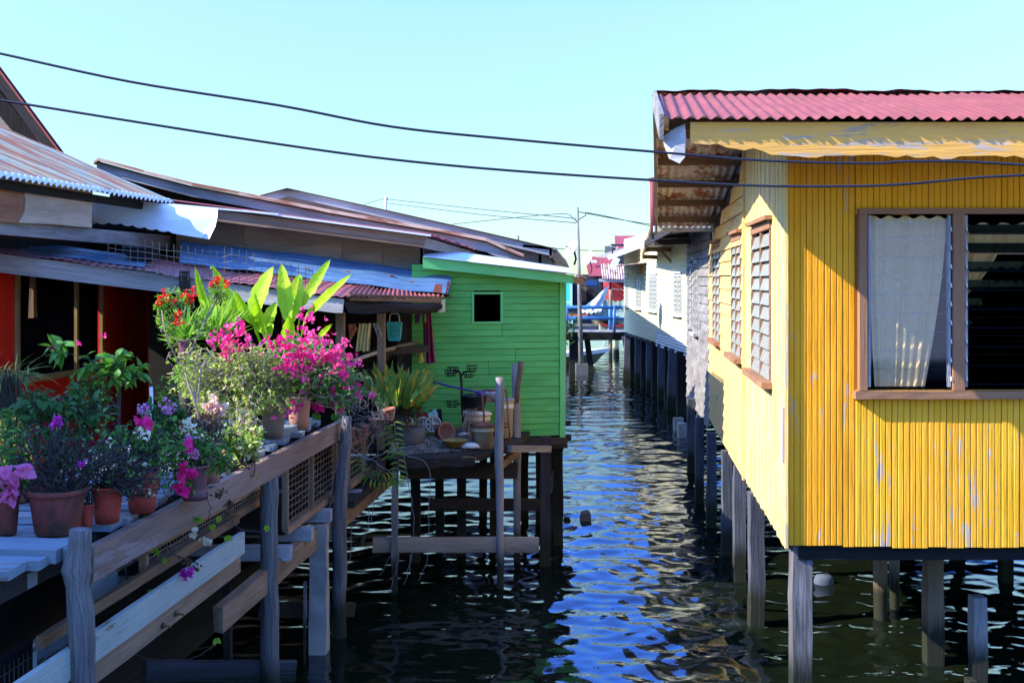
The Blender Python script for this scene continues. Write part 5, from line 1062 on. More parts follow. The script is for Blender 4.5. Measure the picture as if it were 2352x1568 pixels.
m=MB(); p=gb(1023,1012)+V((0,0,.12)); m.tube([p+V((-.10,0,.01)),p,p+V((.06,.0,-.01)),p+V((.13,0,.005))],[.018,.014,.012,.005],7); solo(m,'trowel','orange_plastic','orange handled trowel lying on the gravel','trowel')
lathet('plastic_bag',gb(1080,1032)+V((0,0,.02)),[(0,-.0),(.09,0),(.07,.03),(.03,.045),(0,.04)],'cloth_white','crumpled white plastic bag on the gravel edge','bag',sc=(1.1,.5),seg=9).data.materials[0]=MATS['white_plastic']
lathet('stone',gb(1066,1015)+V((0,0,.07)),[(0,-.02),(.04,-.01),(.045,.015),(0,.03)],'white_plastic','pale smooth stone on top of the gravel heap','stone',sc=(1.3,.7))
m=MB(); m.beam(W(1004,990,10.9),W(1000,940,10.95),.12,.02,up=(0,1,0)); solo(m,'board','black_wood','dark board end leaning on the green wall behind the wheel lids','board')
lathet('bucket',gb(940,1035)+V((0,.1,.03)),[(0,0),(.13,0),(.14,.17),(.12,.18),(0,.17)],'concrete_dark','mossy grey bucket under the hanging orchid','bucket')
lathet('toy_car',W(905,965,10.7),[(0,0),(.08,.01),(.08,.08),(.05,.11),(0,.12)],'red_plastic','red plastic tub behind the orchids','tub',sc=(1.4,.8)).name='tub'
for X,Y,m_ in ((968,955,'red_plastic'),(1010,940,'mint_paint')): pass
m=MB(); m.slab([W(982,950,10.8),W(1000,938,10.8),W(1006,952,10.8),W(998,972,10.8),W(985,968,10.8)],.03,(0,1,0)); solo(m,'plastic_sheet','mint_paint','pale turquoise plastic scrap beside the wheel lids','scrap')
m=MB(); m.slab([W(955,950,10.75),W(980,948,10.75),W(988,968,10.75),W(960,972,10.75)],.05,(0,1,0)); solo(m,'plastic_sheet','cloth_red','faded red plastic scrap behind the wheel lids','scrap')
# ------------------------------------------------------------------ PORCH laundry
m=MB(); P=[W(811,828,9.6),W(868,808,10.1),W(920,795,10.7),W(965,784,11.05)]; m.tube(P,.018,10,jit=.05)
bb=solo(m,'bamboo_pole','bamboo','pale bamboo pole hung with wire loops along the porch edge','pole')
m=MB()
for i in range(24):
    t=i/23; p=P[0].lerp(P[3],t)+V((0,0,-.015)); m.tube([p+V((0,0,.03)),p+V((.02,0,-.03)),p+V((-.01+.02*R.random(),0,-.09-.05*R.random()))],.0028,4)
m.build('wire_loops','black_iron',bb) if 0 else solo(m,'wire','black_iron','loose black wire ties hanging off the bamboo pole','wire')
def cloth(pts,d,mat,label,fold=.012,nf=4,cat='cloth',name='towel'):
    """hanging cloth: pts = tl,tr,br,bl sight points"""
    A,B,C,D=[W(X,Y,d) for X,Y in pts]; m=MB(); nu,nv=28,14; vs=[];fs=[];us=[]; ph=R.random()*9
    for s in (0,1):
        for j in range(nv+1):
            for i in range(nu+1):
                u,v=i/nu,j/nv; p=A.lerp(B,u).lerp(D.lerp(C,u),v); o=fold*math.sin(u*nf*6.28+ph+v)*(.4+v)+.01*noise.noise(V((u*4,v*3,ph)))
                vs.append(p+V((.3*o,o+s*.006,-.008*abs(math.sin(u*7))*(1-v)+.012*noise.noise(V((u*6,9,ph)))*v)))
    for s in (0,1):
        for j in range(nv):
            for i in range(nu): a=s*(nu+1)*(nv+1)+j*(nu+1)+i; f=[a,a+1,a+nu+2,a+nu+1]; fs.append(f if s else f[::-1]); us.append([(i/nu,j/nv)]*4)
    m.add(vs,fs,us,True); return solo(m,name,mat,label,cat)
cloth([(824,742),(853,741),(850,806),(818,806)],10.0,'towel_yellow','cream yellow towel hanging on the porch between the two posts')
cloth([(800,744),(816,742),(820,756),(803,785)],10.0,'cloth_orange','orange and tan garment hanging beside the yellow towel',name='garment')
cloth([(745,745),(764,744),(762,786),(742,786)],9.9,'cloth_red','dark red cloth hanging under the grey porch beam')
cloth([(855,742),(866,740),(878,768),(870,781),(858,770)][:4],10.05,'cloth_white','grey patterned cap hanging beside the second porch post',name='cap')
cloth([(976,714),(990,713),(1001,832),(979,836)],10.95,'towel_maroon','long maroon towel hanging against the green wall',fold=.016,nf=2)
cloth([(970,716),(978,715),(984,800),(973,790)],10.98,'cloth_purple','darker fold of cloth behind the maroon towel',name='cloth')
cloth([(952,719),(966,717),(964,738),(954,744)],10.9,'cloth_purple','small purple cloth pegged left of the maroon towel'.replace('left of','beside'),name='cloth')
cloth([(967,718),(977,716),(978,738),(969,742)],10.93,'cloth_green','small green cloth pegged beside the maroon towel',name='cloth')
cloth([(961,798),(967,797),(972,830),(964,834)],10.9,'bag_yellow','yellow plastic bag hanging from the end of the bamboo pole',name='bag',fold=.02)
bk_=thing('basket','turquoise plastic basket hanging from the porch roof before the second post','basket',W(906,770,10.4)); m=MB(); c=W(906,779,10.4)
for z_ in np.linspace(.0,.155,6):
    k=.78+.22*z_/.155; w2,d2=.066*k,.05*k; 
    m.beam(c+V((-w2,-d2,z_)),c+V((w2,-d2,z_)),.006,.012 if 0<z_<.15 else .026); m.beam(c+V((-w2,d2,z_)),c+V((w2,d2,z_)),.006,.012); m.beam(c+V((-w2,-d2,z_)),c+V((-w2,d2,z_)),.006,.012); m.beam(c+V((w2,-d2,z_)),c+V((w2,d2,z_)),.006,.012)
for i in range(9): u=-1+2*i/8; m.beam(c+V((u*.066*.78,-.05*.78,0)),c+V((u*.066,-.05,.155)),.006,.008); m.beam(c+V((u*.066*.78,.05*.78,0)),c+V((u*.066,.05,.155)),.006,.008)
m.slab([c+V((-.052,-.04,0)),c+V((.052,-.04,0)),c+V((.052,.04,0)),c+V((-.052,.04,0))],.004,(0,0,1)); m.build('basket_slats','cyan_plastic',bk_)
m=MB(); m.tube([c+V((-.05,0,.155)),c+V((-.045,0,.22)),c+V((-.03,0,.245)),c+V((.03,0,.245)),c+V((.045,0,.22)),c+V((.05,0,.155))],.006,6); m.tube([c+V((0,0,.25)),c+V((0.0,0,.36))],.003,4); m.build('handle','white_plastic',bk_)
m=MB(); m.tube([W(1222/2.857,0,0)]*2,.001,3) if 0 else None
m=MB(); p=W(483,622,9.1); m.tube([p+V((.0,0,.02)),p+V((.015,0,.04)),p+V((.03,0,.03)),p+V((.028,0,-.06))],.006,6); solo(m,'hook','mint_paint','small green plastic hook hanging on the wire mesh','hook')
# ------------------------------------------------------------------ PLANTS
R=random.Random(23)
def Z4(x,y): return (313.6+x/3.334,548.8+y/3.334)
def Z2(x,y): return (x/3.334,784+y/3.334)
def Z6(x,y): return (705.6+x/3.334,627.2+y/3.334)
def Z5(x,y): return (549+x/2.5,941+y/2.5)
def ZC(x,y): return (611.5+x/4.0,940.9+y/4.0)
def rv(s=1): return V((R.gauss(0,1),R.gauss(0,1),R.gauss(0,1)))*s
def sdepth(Yb): return 1.095*F/(Yb-645)
def path(p,q,bend=.15,n=6,up=0):
    p=V(p);q=V(q); L=(q-p).length; o1=rv(bend*L*.6); o1.z+=up*L; o2=rv(bend*L*.3)
    return [p.lerp(q,i/n)+o1*math.sin(math.pi*i/n)+o2*math.sin(2*math.pi*i/n) for i in range(n+1)]
def floret(mb,c,s,n=3,open_=.9):
    a=rv().normalized(); b=a.cross(rv()).normalized(); c2=a.cross(b)
    for i in range(n):
        t=6.283*i/n+R.random()*.5; d=(b*math.cos(t)+c2*math.sin(t))*open_+a*.6
        mb.leaf(c,d,a+rv(.2),s*(.8+.4*R.random()),s*.85,fold=.15,curl=.1,segs=4)
def cluster(mb,c,rad,n,s):
    for i in range(n): floret(mb,c+rv(rad*.5),s)
def ell(c,r):
    while 1:
        v=V((R.uniform(-1,1),R.uniform(-1,1),R.uniform(-1,1)))
        if v.length<=1: return V((c.x+v.x*r[0],c.y+v.y*r[1],c.z+v.z*r[2]))
def foliage(S,L,start,blobs,ntw,lpt,ls,lw,r0=.004,droop=0,tipmb=None,tipn=0,tips=.03,tipp=0,segs=3,side=.5,bend=.18):
    """twigs from start into ellipsoid blobs; leaves along their outer part"""
    tot=sum(b[3] for b in blobs)
    for c,r,st,wt in [(b[0],b[1],b[2],b[3]) for b in blobs]:
        for k in range(int(ntw*wt/tot)):
            q=ell(c,r); s0=st if st is not None else start; m_=s0.lerp(q,R.uniform(.35,.7)) if R.random()<.75 else s0
            P=path(m_+rv(.02),q,bend,6)
            S.tube(P,[r0*(1-.8*i/6)+.0008 for i in range(7)],4,cap=False)
            for j in range(lpt):
                t=R.uniform(.25,1.02); i=min(5,int(t*6)); p=P[i].lerp(P[i+1],t*6-i) if t<1 else P[6]
                d=(P[i+1]-P[i]).normalized()*side+rv(.6)+V((0,0,-droop)); L.leaf(p,d,V((0,0,1))+rv(.4),ls*R.uniform(.6,1.2),ls*lw*R.uniform(.8,1.1),segs=segs)
            if tipmb is not None and R.random()<tipp: cluster(tipmb,q,.02,tipn,tips)
def stemtube(S,pts,r): S.tube(pts,[r*(1-.6*i/(len(pts)-1)) for i in range(len(pts))],6,jit=.15)
def potbody(t,c,w,h,mat,style=0,soil=True,saucer=False,zrim=None):
    r=w/2; m=MB()
    prof=[(0,0),(r*.68,0),(r*.72,.008),(r*.90,h*.86),(r*.90,h*.87),(r*1.0,h*.88),(r*1.02,h*.93),(r*1.0,h),(r*.90,h),(r*.86,h*.9),(0,h*.86)]
    if style: prof=[(0,0),(r*.70,0),(r*.80,h*.3),(r*.88,h*.6),(r*.93,h*.86),(r*1.0,h*.9),(r*1.03,h*.96),(r*.99,h),(r*.9,h*.98),(r*.86,h*.88),(0,h*.86)]
    if saucer: prof=[(0,-.008),(r*.9,-.008),(r*.98,.02),(r*.96,.022),(r*.7,.004)]+prof[2:]
    m.lathe(c,prof,28); p=m.build('pot',mat,t)
    if soil: m=MB(); m.lathe(V(c)+V((0,0,h*.87)),[(r*.87,0),(r*.5,.012),(0,.016)],16); m.build('soil','soil',p)
    return p
def potted(X,Yb,wp_,hp,mat,label,style=0,back=0,saucer=False,name='potted_plant',z=1.702,cat='potted plant'):
    d=(2.8-z)*F/(Yb-645)+back; k=d/F; c=V(((X-1176)*k,d,z)); t=thing(name,label,cat,c,'potted plants on the flower shelf')
    potbody(t,c,wp_*k,hp*k,mat,style,saucer=saucer); return t,c,c+V((0,0,hp*k*.9)),k
def B(X,Y,d,rx,ry,rz,st=None,w=1): k=d/F; return (W(X,Y,d),(rx*k,rz,ry*k),st,w)
def finish(t,S,L,lm,sm='stem',fl=(),ln='foliage',extra=()):
    if S.v: S.build('stems',sm,t)
    if L.v: L.build(ln,lm,t)
    for mb,mt,nm in list(fl)+list(extra):
        if mb.v: mb.build(nm,mt,t)
# --- p1 big pink bougainvillea bloom at the picture edge
t,c,top,k=potted(14,1225,64,92,'clay_mossy','clay pot cut by the picture edge, large pale pink blooms hanging over it')
S,L,Fm=MB(),MB(),MB(); d=c.y
foliage(S,L,top,[B(45,1010,d+.1,60,50,.12),B(30,1090,d,35,40,.1)],34,7,.035,.55,droop=.2); 
for X,Y in ((10,1080),(28,1100),(40,1118),(20,1130),(12,1150),(48,1075),(60,1082),(30,1140),(5,1105)): 
    for i in range(2): floret(Fm,W(X+R.uniform(-5,5),Y+R.uniform(-5,5),d-.12),.05)
finish(t,S,L,'leaf_mid',fl=[(Fm,'pale_pink','blossoms')])
# orange lantana behind it
t,c,top,k=potted(45,1160,60,60,'clay','clay pot behind the picture edge pot, orange round flower heads over its rim',back=.1)
S,L,Fm=MB(),MB(),MB(); d=c.y; foliage(S,L,top,[B(50,1020,d,60,45,.15),B(15,970,d,40,35,.12)],46,8,.038,.6)
for X,Y in ((10,1026),(40,1032),(37,1040),(58,1028),(75,1055),(88,1056),(94,1062),(8,1020),(85,1050)): cluster(Fm,W(X,Y,d-.15),.018,7,.011)
finish(t,S,L,'leaf_mid',fl=[(Fm,'orange_flower','blossoms')])
# --- p2 the big dark pot with bare twiggy shrub
t,c,top,k=potted(132,1222,136,102,'clay_mossy','biggest pot, blackened terracotta with a wide rim and a bare twiggy shrub')
S,L,Fm=MB(),MB(),MB(); d=c.y
for q in ((125,1000),(160,1010),(110,1030),(190,1040),(90,980),(230,1050)): stemtube(S,path(top,W(q[0],q[1],d+R.uniform(-.1,.1)),.12,7),.007)
foliage(S,L,top,[B(130,1010,d,80,70,.2,w=1.2),B(210,1050,d,90,55,.2,w=1.4),B(60,1060,d,50,30,.15,w=.5)],150,2,.022,.5,r0=.0035,bend=.25)
stemtube(S,[top,W(122,1050,d),W(121,985,d)],.006)
for X,Y in ((121,962),(126,972),(118,970),(130,964)): floret(Fm,W(X,Y,d-.02),.035)
cluster(Fm,W(190,1064,d-.1),.018,4,.026)
finish(t,S,L,'leaf_dark','twig_dark',fl=[(Fm,'violet_pink','blossoms')])
# dark pot behind p2
t,c,top,k=potted(105,1165,84,60,'black_plastic','black pot mostly hidden behind the biggest pot, leafy dark green shrub above',back=.15)
S,L,Fm=MB(),MB(),MB(); d=c.y
for q in ((60,930),(110,900),(180,900),(220,960)): stemtube(S,path(top,W(q[0],q[1],d),.08,6),.007)
foliage(S,L,top,[B(110,910,d,85,40,.2,W(110,980,d)),B(200,930,d,70,50,.2,W(190,1000,d)),B(150,980,d,90,40,.2)],90,6,.055,.55,droop=.5)
finish(t,S,L,'leaf_dark','twig_dark')
# tall plant with big leaves (trunk beside the red wall)
t,c,top,k=potted(275,1128,60,60,'clay','slim dark trunk with big light green leaves before the red wall, pot hidden',back=.35)
S,L,Fm=MB(),MB(),MB(); d=c.y
stemtube(S,[top,W(272,1010,d),W(274,930,d),W(276,882,d)],.012); stemtube(S,[W(276,882,d),W(262,850,d),W(240,838,d)],.005); stemtube(S,[W(276,882,d),W(300,868,d),W(330,862,d)],.005); stemtube(S,[W(276,882,d),W(268,845,d),W(262,820,d)],.005)
stemtube(S,path(W(240,838,d),W(120,800,d),.05,6),.004)
foliage(S,L,top,[B(205,832,d,32,24,.1,W(235,845,d)),B(268,818,d,32,28,.1,W(268,850,d)),B(310,850,d,30,14,.1,W(300,868,d)),B(285,850,d,20,20,.1,W(280,870,d)),B(130,800,d,40,24,.1,W(140,806,d)),B(250,850,d,30,26,.1,W(262,860,d))],44,4,.082,.52,droop=.35,r0=.003,segs=4)
cluster(Fm,W(237,771,d),.012,3,.02); cluster(Fm,W(183,790,d),.012,2,.018); cluster(Fm,W(117,798,d),.012,2,.016)
finish(t,S,L,'leaf_mid','twig_dark',fl=[(Fm,'magenta','blossoms')])
# p4 small pot
t,c,top,k=potted(199,1208,36,52,'clay_red','small terracotta pot tucked beside the biggest pot')
S,L=MB(),MB(); foliage(S,L,top,[B(195,1110,c.y,26,28,.07)],26,2,.02,.5); finish(t,S,L,'leaf_olive','twig_dark')
# p5, p6
t,c,top,k=potted(246,1198,74,84,'clay_red','dull red pot beyond the small pot with a tangle of black twigs',1)
S,L,Fm=MB(),MB(),MB(); foliage(S,L,top,[B(250,1050,c.y,95,70,.22,w=1.5),B(330,1090,c.y-.1,70,50,.15)],190,1,.026,.55,r0=.003,bend=.3)
for X,Y in ((250,1020),(262,1075),(205,1033)): cluster(Fm,W(X,Y,c.y-.1),.02,3,.02)
finish(t,S,L,'leaf_mid','twig_dark',fl=[(Fm,'white_bract','blossoms')])
t,c,top,k=potted(326,1174,80,96,'clay_red','bright red ribbed pot with white blossoms beside the pale cane',1)
S,L,Fm,G=MB(),MB(),MB(),MB(); d=c.y
foliage(S,L,top,[B(300,1000,d,80,60,.2,w=1.4),B(370,1020,d,60,60,.2)],130,4,.036,.62,r0=.003,bend=.3)
for X,Y in ((320,996),(342,996),(318,1100),(325,1118),(345,1132),(335,1065),(300,1060)): cluster(Fm,W(X,Y,d-.15),.018,5,.018)
for X,Y in ((322,970),(330,975),(336,972)): cluster(G,W(X,Y,d-.1),.02,3,.032)
finish(t,S,L,'leaf_mid','twig_dark',fl=[(Fm,'white_bract','blossoms'),(G,'magenta','blossoms')])
m=MB(); m.tube([W(352,1075,5.5),W(347,888,5.55)],.0085,8); solo(m,'cane','white_pipe','pale upright cane standing among the pots before the dark doorway','cane')
# lilac pot behind
t,c,top,k=potted(369,1010,38,32,'purple_plastic','purple grey pot at the back under lilac pink blossoms',back=0,z=2.0)
S,L,Fm=MB(),MB(),MB(); d=c.y; foliage(S,L,top,[B(370,940,d,50,30,.15),B(400,960,d,30,30,.15)],50,5,.04,.6)
for X,Y in ((385,925),(395,935),(392,944),(378,942),(328,943),(335,948),(325,938)): cluster(Fm,W(X,Y,d-.1),.026,9,.013)
finish(t,S,L,'leaf_dark','twig_dark',fl=[(Fm,'lilac_bract','blossoms')])
# p7, p8
t,c,top,k=potted(448,1142,62,76,'purple_plastic','purple brown pot in a saucer with magenta blooms spilling at its side',1,saucer=True)
S,L,Fm,G,H_=MB(),MB(),MB(),MB(),MB(); d=c.y
foliage(S,L,top,[B(420,1010,d,60,60,.2,w=1.5),B(410,1090,d-.15,40,40,.1),B(470,1020,d,40,40,.15),B(375,980,d+.2,55,50,.2,w=1.3)],150,5,.036,.6,r0=.003,bend=.25)
for X,Y in ((430,1027),(436,1018),(425,1072),(433,1085),(415,1092),(437,1090),(411,1116),(422,1122),(405,1122)): cluster(Fm,W(X,Y,d-.22),.02,4,.032)
for X,Y in ((432,1006),(444,1003),(445,1038),(450,1048),(440,1044)): cluster(G,W(X,Y,d-.2),.02,6,.013)
for X,Y in ((424,970),(434,978),(444,984)): cluster(H_,W(X,Y,d-.1),.02,6,.018)
finish(t,S,L,'leaf_mid','twig_dark',fl=[(Fm,'magenta','blossoms'),(G,'lilac_bract','blossoms'),(H_,'white_bract','blossoms')])
t,c,top,k=potted(486,1108,50,94,'clay_pink','tall pale pink pot with a thick rim beyond the purple brown pot',1)
S,L,Fm,D_=MB(),MB(),MB(),MB(); d=c.y
foliage(S,L,top,[B(505,1060,d-.2,26,40,.08)],24,5,.05,.42,droop=.4,segs=4)
foliage(S,D_,top,[B(480,970,d,45,26,.15,w=1)],40,5,.032,.6)
for X,Y in ((478,930),(488,926),(498,934),(505,944),(495,942),(484,938),(510,938)): cluster(Fm,W(X,Y,d+.1),.03,9,.022)
finish(t,S,L,'leaf_mid','stem',fl=[(Fm,'pink_cream','blossoms'),(D_,'leaf_dry','dry_leaves')])
# p9 p10 p11
t,c,top,k=potted(521,1072,30,60,'clay','narrow clay pot beyond the tall pale pink one')
S,L=MB(),MB(); foliage(S,L,top,[B(520,1000,c.y,26,26,.1)],40,5,.03,.6); finish(t,S,L,'leaf_dark','stem')
t,c,top,k=potted(560,1039,48,72,'clay_pink','pale pink pot half hidden under dry hanging branches',1,saucer=True)
S,L=MB(),MB(); foliage(S,L,top,[B(560,960,c.y-.1,40,30,.15),B(585,1000,c.y-.15,20,26,.1)],70,4,.026,.6,bend=.3); finish(t,S,L,'leaf_olive','stem_pale')
t,c,top,k=potted(588,1009,22,40,'clay','little orange clay pot squeezed beside the grey stained pot',0)
S,L=MB(),MB(); foliage(S,L,top,[B(590,970,c.y,12,14,.05)],12,4,.025,.5); finish(t,S,L,'leaf_croton','stem')
# p12 main bougainvillea + red flowered one
t,c,top,k=potted(628,1003,60,88,'clay_grey','grey stained clay pot, the main magenta bougainvillea spreading far over the shelf',1)
S,L,Fm,L2_,D_=MB(),MB(),MB(),MB(),MB(); d=c.y
for q in ((470,850),(520,820),(560,900),(600,840),(680,830),(740,800),(780,860),(800,930),(430,860)): stemtube(S,path(top+V((0,0,.05)),W(q[0],q[1],d+R.uniform(-.4,.3)),.10,8,.05),.010)
st1=W(600,900,d); st2=W(690,880,d)
foliage(S,L,top,[B(470,880,d-.1,80,75,.35,st1,1.6),B(550,840,d-.15,90,62,.4,st1,2.6),B(640,840,d-.1,95,60,.4,st1,2.4),B(540,925,d-.3,95,40,.3,st1,1.8),B(430,850,d-.2,40,70,.3,st1,1.2),B(620,915,d-.3,80,34,.2,st1,1.2)],700,11,.034,.52,r0=.0035,bend=.28,side=.3)
foliage(S,L2_,top,[B(740,850,d-.1,85,65,.35,st2,2),B(800,890,d-.2,50,50,.25,st2,1),B(690,800,d,60,40,.3,st2,1)],260,9,.042,.58,r0=.004,bend=.22)
fl4=[(660,720),(800,670),(655,800),(740,680),(700,860),(800,775),(870,780),(1000,820),(1090,760),(1180,790),(1050,800),(1270,620),(1355,615),(1260,745),(1330,770),(1400,730),(1200,890),(1160,940),(1120,950),(1230,920),(1370,860),(1450,840),(1380,940),(1500,850),(1540,960),(1590,910),(1640,920),(1560,820),(1600,830),(1480,960),(1300,930),(1350,980),(1260,1020),(1190,1000),(1690,960),(1700,1110),(1620,1140),(1500,1170),(1600,1050),(1285,1145),(1710,1190),(1805,1185),(1330,1070),(1190,1240),(1160,1320),(1220,1330),(1095,1350),(1250,1300),(640,760),(680,780),(780,700),(830,680),(1200,820),(1100,800),(1150,830),(1420,770),(1440,880),(1300,850),(1560,890),(1610,940),(1380,800),(1330,730),(1500,900),(1250,960),(1400,900),(690,840),(1280,800),(1220,850),(620,740)]
G=MB()
for i,(x,y) in enumerate(fl4):
    X,Y=Z4(x,y); big=y<1080; dd=d-.42+R.uniform(-.05,.1) if big else d-.3
    cluster(Fm if R.random()<.5 else G,W(X,Y,dd),.065 if big else .03,(8 if big else 4),.025)
for (x,y) in ((1370,1290),(1420,1290),(1400,1275),(1520,1280),(1560,1290),(1540,1270)):
    X,Y=Z4(x,y); cluster(Fm,W(X,Y,7.7),.02,5,.034)
for (x,y) in ((1390,1345),(1520,1345),(1370,1340),(1540,1350)):
    X,Y=Z4(x,y)
    for i in range(3): L2_.leaf(W(X,Y-4,7.7),V((R.uniform(-.5,.5),0,-1)),V((0,-1,.2)),.06,.034,segs=4)
stemtube(S,path(st2,W(*Z4(1400,1250),7.7),.1,8),.004); stemtube(S,path(st2,W(*Z4(1540,1250),7.7),.1,8),.004); stemtube(S,path(st2,W(*Z4(1800,1170),7.8),.1,8),.004)
for i in range(40): # long bare twigs poking out at the right
    q=W(R.uniform(760,850),R.uniform(830,960),d-.2+R.uniform(-.2,.2)); S.tube(path(st2.lerp(q,.5),q,.2,6),[.003,.0028,.0025,.002,.0018,.0014,.001],4,cap=False)
finish(t,S,L,'leaf_olive','stem_pale',fl=[(Fm,'magenta','blossoms'),(G,'hot_pink','blossoms'),(L2_,'leaf_mid','green_leaves')])
# red flowered tall stems
t,c,top,k=potted(440,1030,50,60,'clay','pot lost in leaves, tall thin pale stems topped by red flowers before the doorway',back=1.0)
S,L,Fm=MB(),MB(),MB(); d=7.0
for pts in ([Z4(480,1400),Z4(440,1150),Z4(340,1010),Z4(290,880),Z4(230,750),Z4(200,600),Z4(190,520)],[Z4(470,1300),Z4(400,1120),Z4(370,1000),Z4(440,800),Z4(520,640)],[Z4(470,1250),Z4(490,1000),Z4(600,820)],[Z4(230,750),Z4(320,640),Z4(400,480)],[Z4(520,640),Z4(600,480),Z4(630,380)]):
    stemtube(S,[W(X,Y,d+.1*math.sin(i)) for i,(X,Y) in enumerate(pts)],.008)
foliage(S,L,top,[B(*Z4(180,480),d,16,18,.08,W(*Z4(200,560),d),1),B(*Z4(290,430),d,16,30,.08,W(*Z4(280,560),d),1.2),B(*Z4(390,440),d,24,16,.08,W(*Z4(390,520),d),1.2),B(*Z4(250,620),d,28,26,.1,W(*Z4(220,680),d),1.6),B(*Z4(620,400),d,22,26,.08,W(*Z4(600,500),d),1.5),B(*Z4(480,620),d,24,26,.08,W(*Z4(480,700),d),.8),B(*Z4(280,760),d,14,30,.08,W(*Z4(280,820),d),.7),B(*Z4(330,1000),d,20,50,.1,W(*Z4(330,1000),d),.8)],120,9,.032,.48,r0=.0025,droop=.25)
for x,y in ((190,485),(165,500),(240,455),(215,430),(370,410),(400,430),(420,460),(390,470),(430,395),(455,440),(300,600),(330,640),(295,465),(330,570),(300,650),(560,345),(600,325),(640,320),(680,330),(690,350),(610,345),(180,440)): cluster(Fm,W(*Z4(x,y),d-.05),.02,4,.020)
finish(t,S,L,'leaf_bright','stem_pale',fl=[(Fm,'red_bract','blossoms')])
# p13 + giant leaved plant
t,c,top,k=potted(686,982,58,74,'clay_pink','ribbed pale pink pot at the shelf end with huge lime green paddle leaves above',1,)
L=MB(); S=MB(); d=c.y+.15
BL=[((560,640),(440,222),64),((800,640),(575,188),80),((890,600),(1022,198),158),((1160,640),(1108,165),118),((1170,660),(1245,240),138),((1260,520),(1475,138),92),((1290,610),(1602,265),78),((890,650),(742,405),80),((800,650),(470,455),80),((970,720),(905,485),100),((985,670),(1064,480),92),((1150,790),(1172,600),105),((780,600),(650,410),76),((1390,760),(1482,655),46),((960,700),(860,560),60),((1000,780),(1040,640),60)]
for (b0,t0,w_) in BL:
    b=W(*Z4(*b0),d+R.uniform(-.1,.15)); q=W(*Z4(*t0),d+R.uniform(-.2,.25)); dirn=(q-b); Ln=dirn.length; w2=w_/3.334*d/F
    n=14; a=dirn.normalized(); nrm=V((R.uniform(-.5,.5),-1,.25)); sd_=a.cross(nrm).normalized(); nn=sd_.cross(a).normalized(); vs=[];fs=[];us=[]; ph=R.random()*9
    for i in range(n+1):
        u=i/n; wd=w2*.5*(math.sin(math.pi*min(1,u**.8*.98+.02))**.7)*(1+.08*math.sin(u*23+ph)); cpt=b+a*Ln*u-nn*(.10*Ln*u*u)
        for j,(s_,f_) in enumerate(((-1,.35),(-.5,.22),(0,0),(.5,.22),(1,.35))): vs.append(cpt+sd_*wd*s_+nn*(wd*f_)+nn*.004*math.sin(u*40+s_*3))
    for i in range(n):
        for j in range(4): q4=i*5+j; fs.append([q4,q4+1,q4+6,q4+5]); us.append([(i/n,j/4)]*4)
    L.add(vs,fs,us,True); S.tube([W(*Z4(1120,1230),d),W(*Z4((b0[0]*.6+450),900),d),b,b+a*Ln*.5-nn*.10*Ln*.25],[.008,.007,.006,.003],5)
for i in range(14): # strap leaves low in the pot
    b=W(*Z4(1130+R.uniform(-40,60),1230),d); L.leaf(b,V((R.uniform(-.7,.7),-.2,1)),V((0,-1,.3)),.16,.03,segs=5)
finish(t,S,L,'leaf_nest','leaf_nest',ln='foliage')
# spider plant
t=thing('potted_plant','purple pot of long thin arching leaves between the red flowers and the lime paddle leaves','potted plant',W(427,820,8.0),'potted plants on the flower shelf')
c=W(427,822,8.0); potbody(t,c,.13,.14,'purple_plastic'); L=MB(); b=c+V((0,0,.13))
for i in range(120):
    a=R.uniform(-1.35,1.2); e=R.uniform(.25,1.3); dd=V((math.sin(a)*1.1+.25,R.uniform(-.6,.5),e)).normalized(); L.leaf(b+rv(.02),dd,V((0,-.6,.8))+rv(.3),R.uniform(.16,.30),.018,curl=R.uniform(.1,.6),segs=5)
b2=W(500,790,8.1)
for i in range(70):
    dd=V((R.uniform(-.6,.9),R.uniform(-.4,.4),1)).normalized(); L.leaf(b2+rv(.03),dd,V((0,-.6,.8))+rv(.3),R.uniform(.2,.4),.022,curl=R.uniform(.1,.5),segs=5)
m=MB(); m.tube([c-V((0,0,.02)),V((c.x,c.y,1.0))],.05,8); m.build('stand','dark_wood',t)
L.build('foliage','leaf_bright',t)
# low dark greenery behind (hedge of pots at the back of shelf)
for X,Y,rx,ry,l,lm in ((330,1040,40,50,'dark bushy plant crowded behind the white blossoms','leaf_dark'),(410,900,50,50,'dark leafy bush below the red flowered stems','leaf_dark'),(560,1000,50,30,'low leafy plant behind the pale pink pots','leaf_olive'),(40,930,50,40,'leafy plant at the picture edge below the dark window','leaf_dark'),(220,880,60,50,'leafy plant before the red wall, its leaves smaller than its neighbour','leaf_mid')):
    d=max(5.6,min(8,1.0*F/(Y+60-645)))+.5; t=thing('shrub',l,'shrub',W(X,Y+60,d),'shrubs at the back of the shelf'); S,L=MB(),MB(); foliage(S,L,W(X,Y+80,d),[B(X,Y,d,rx,ry,.25)],60,8,.045,.55,droop=.2); finish(t,S,L,lm,'twig_dark')
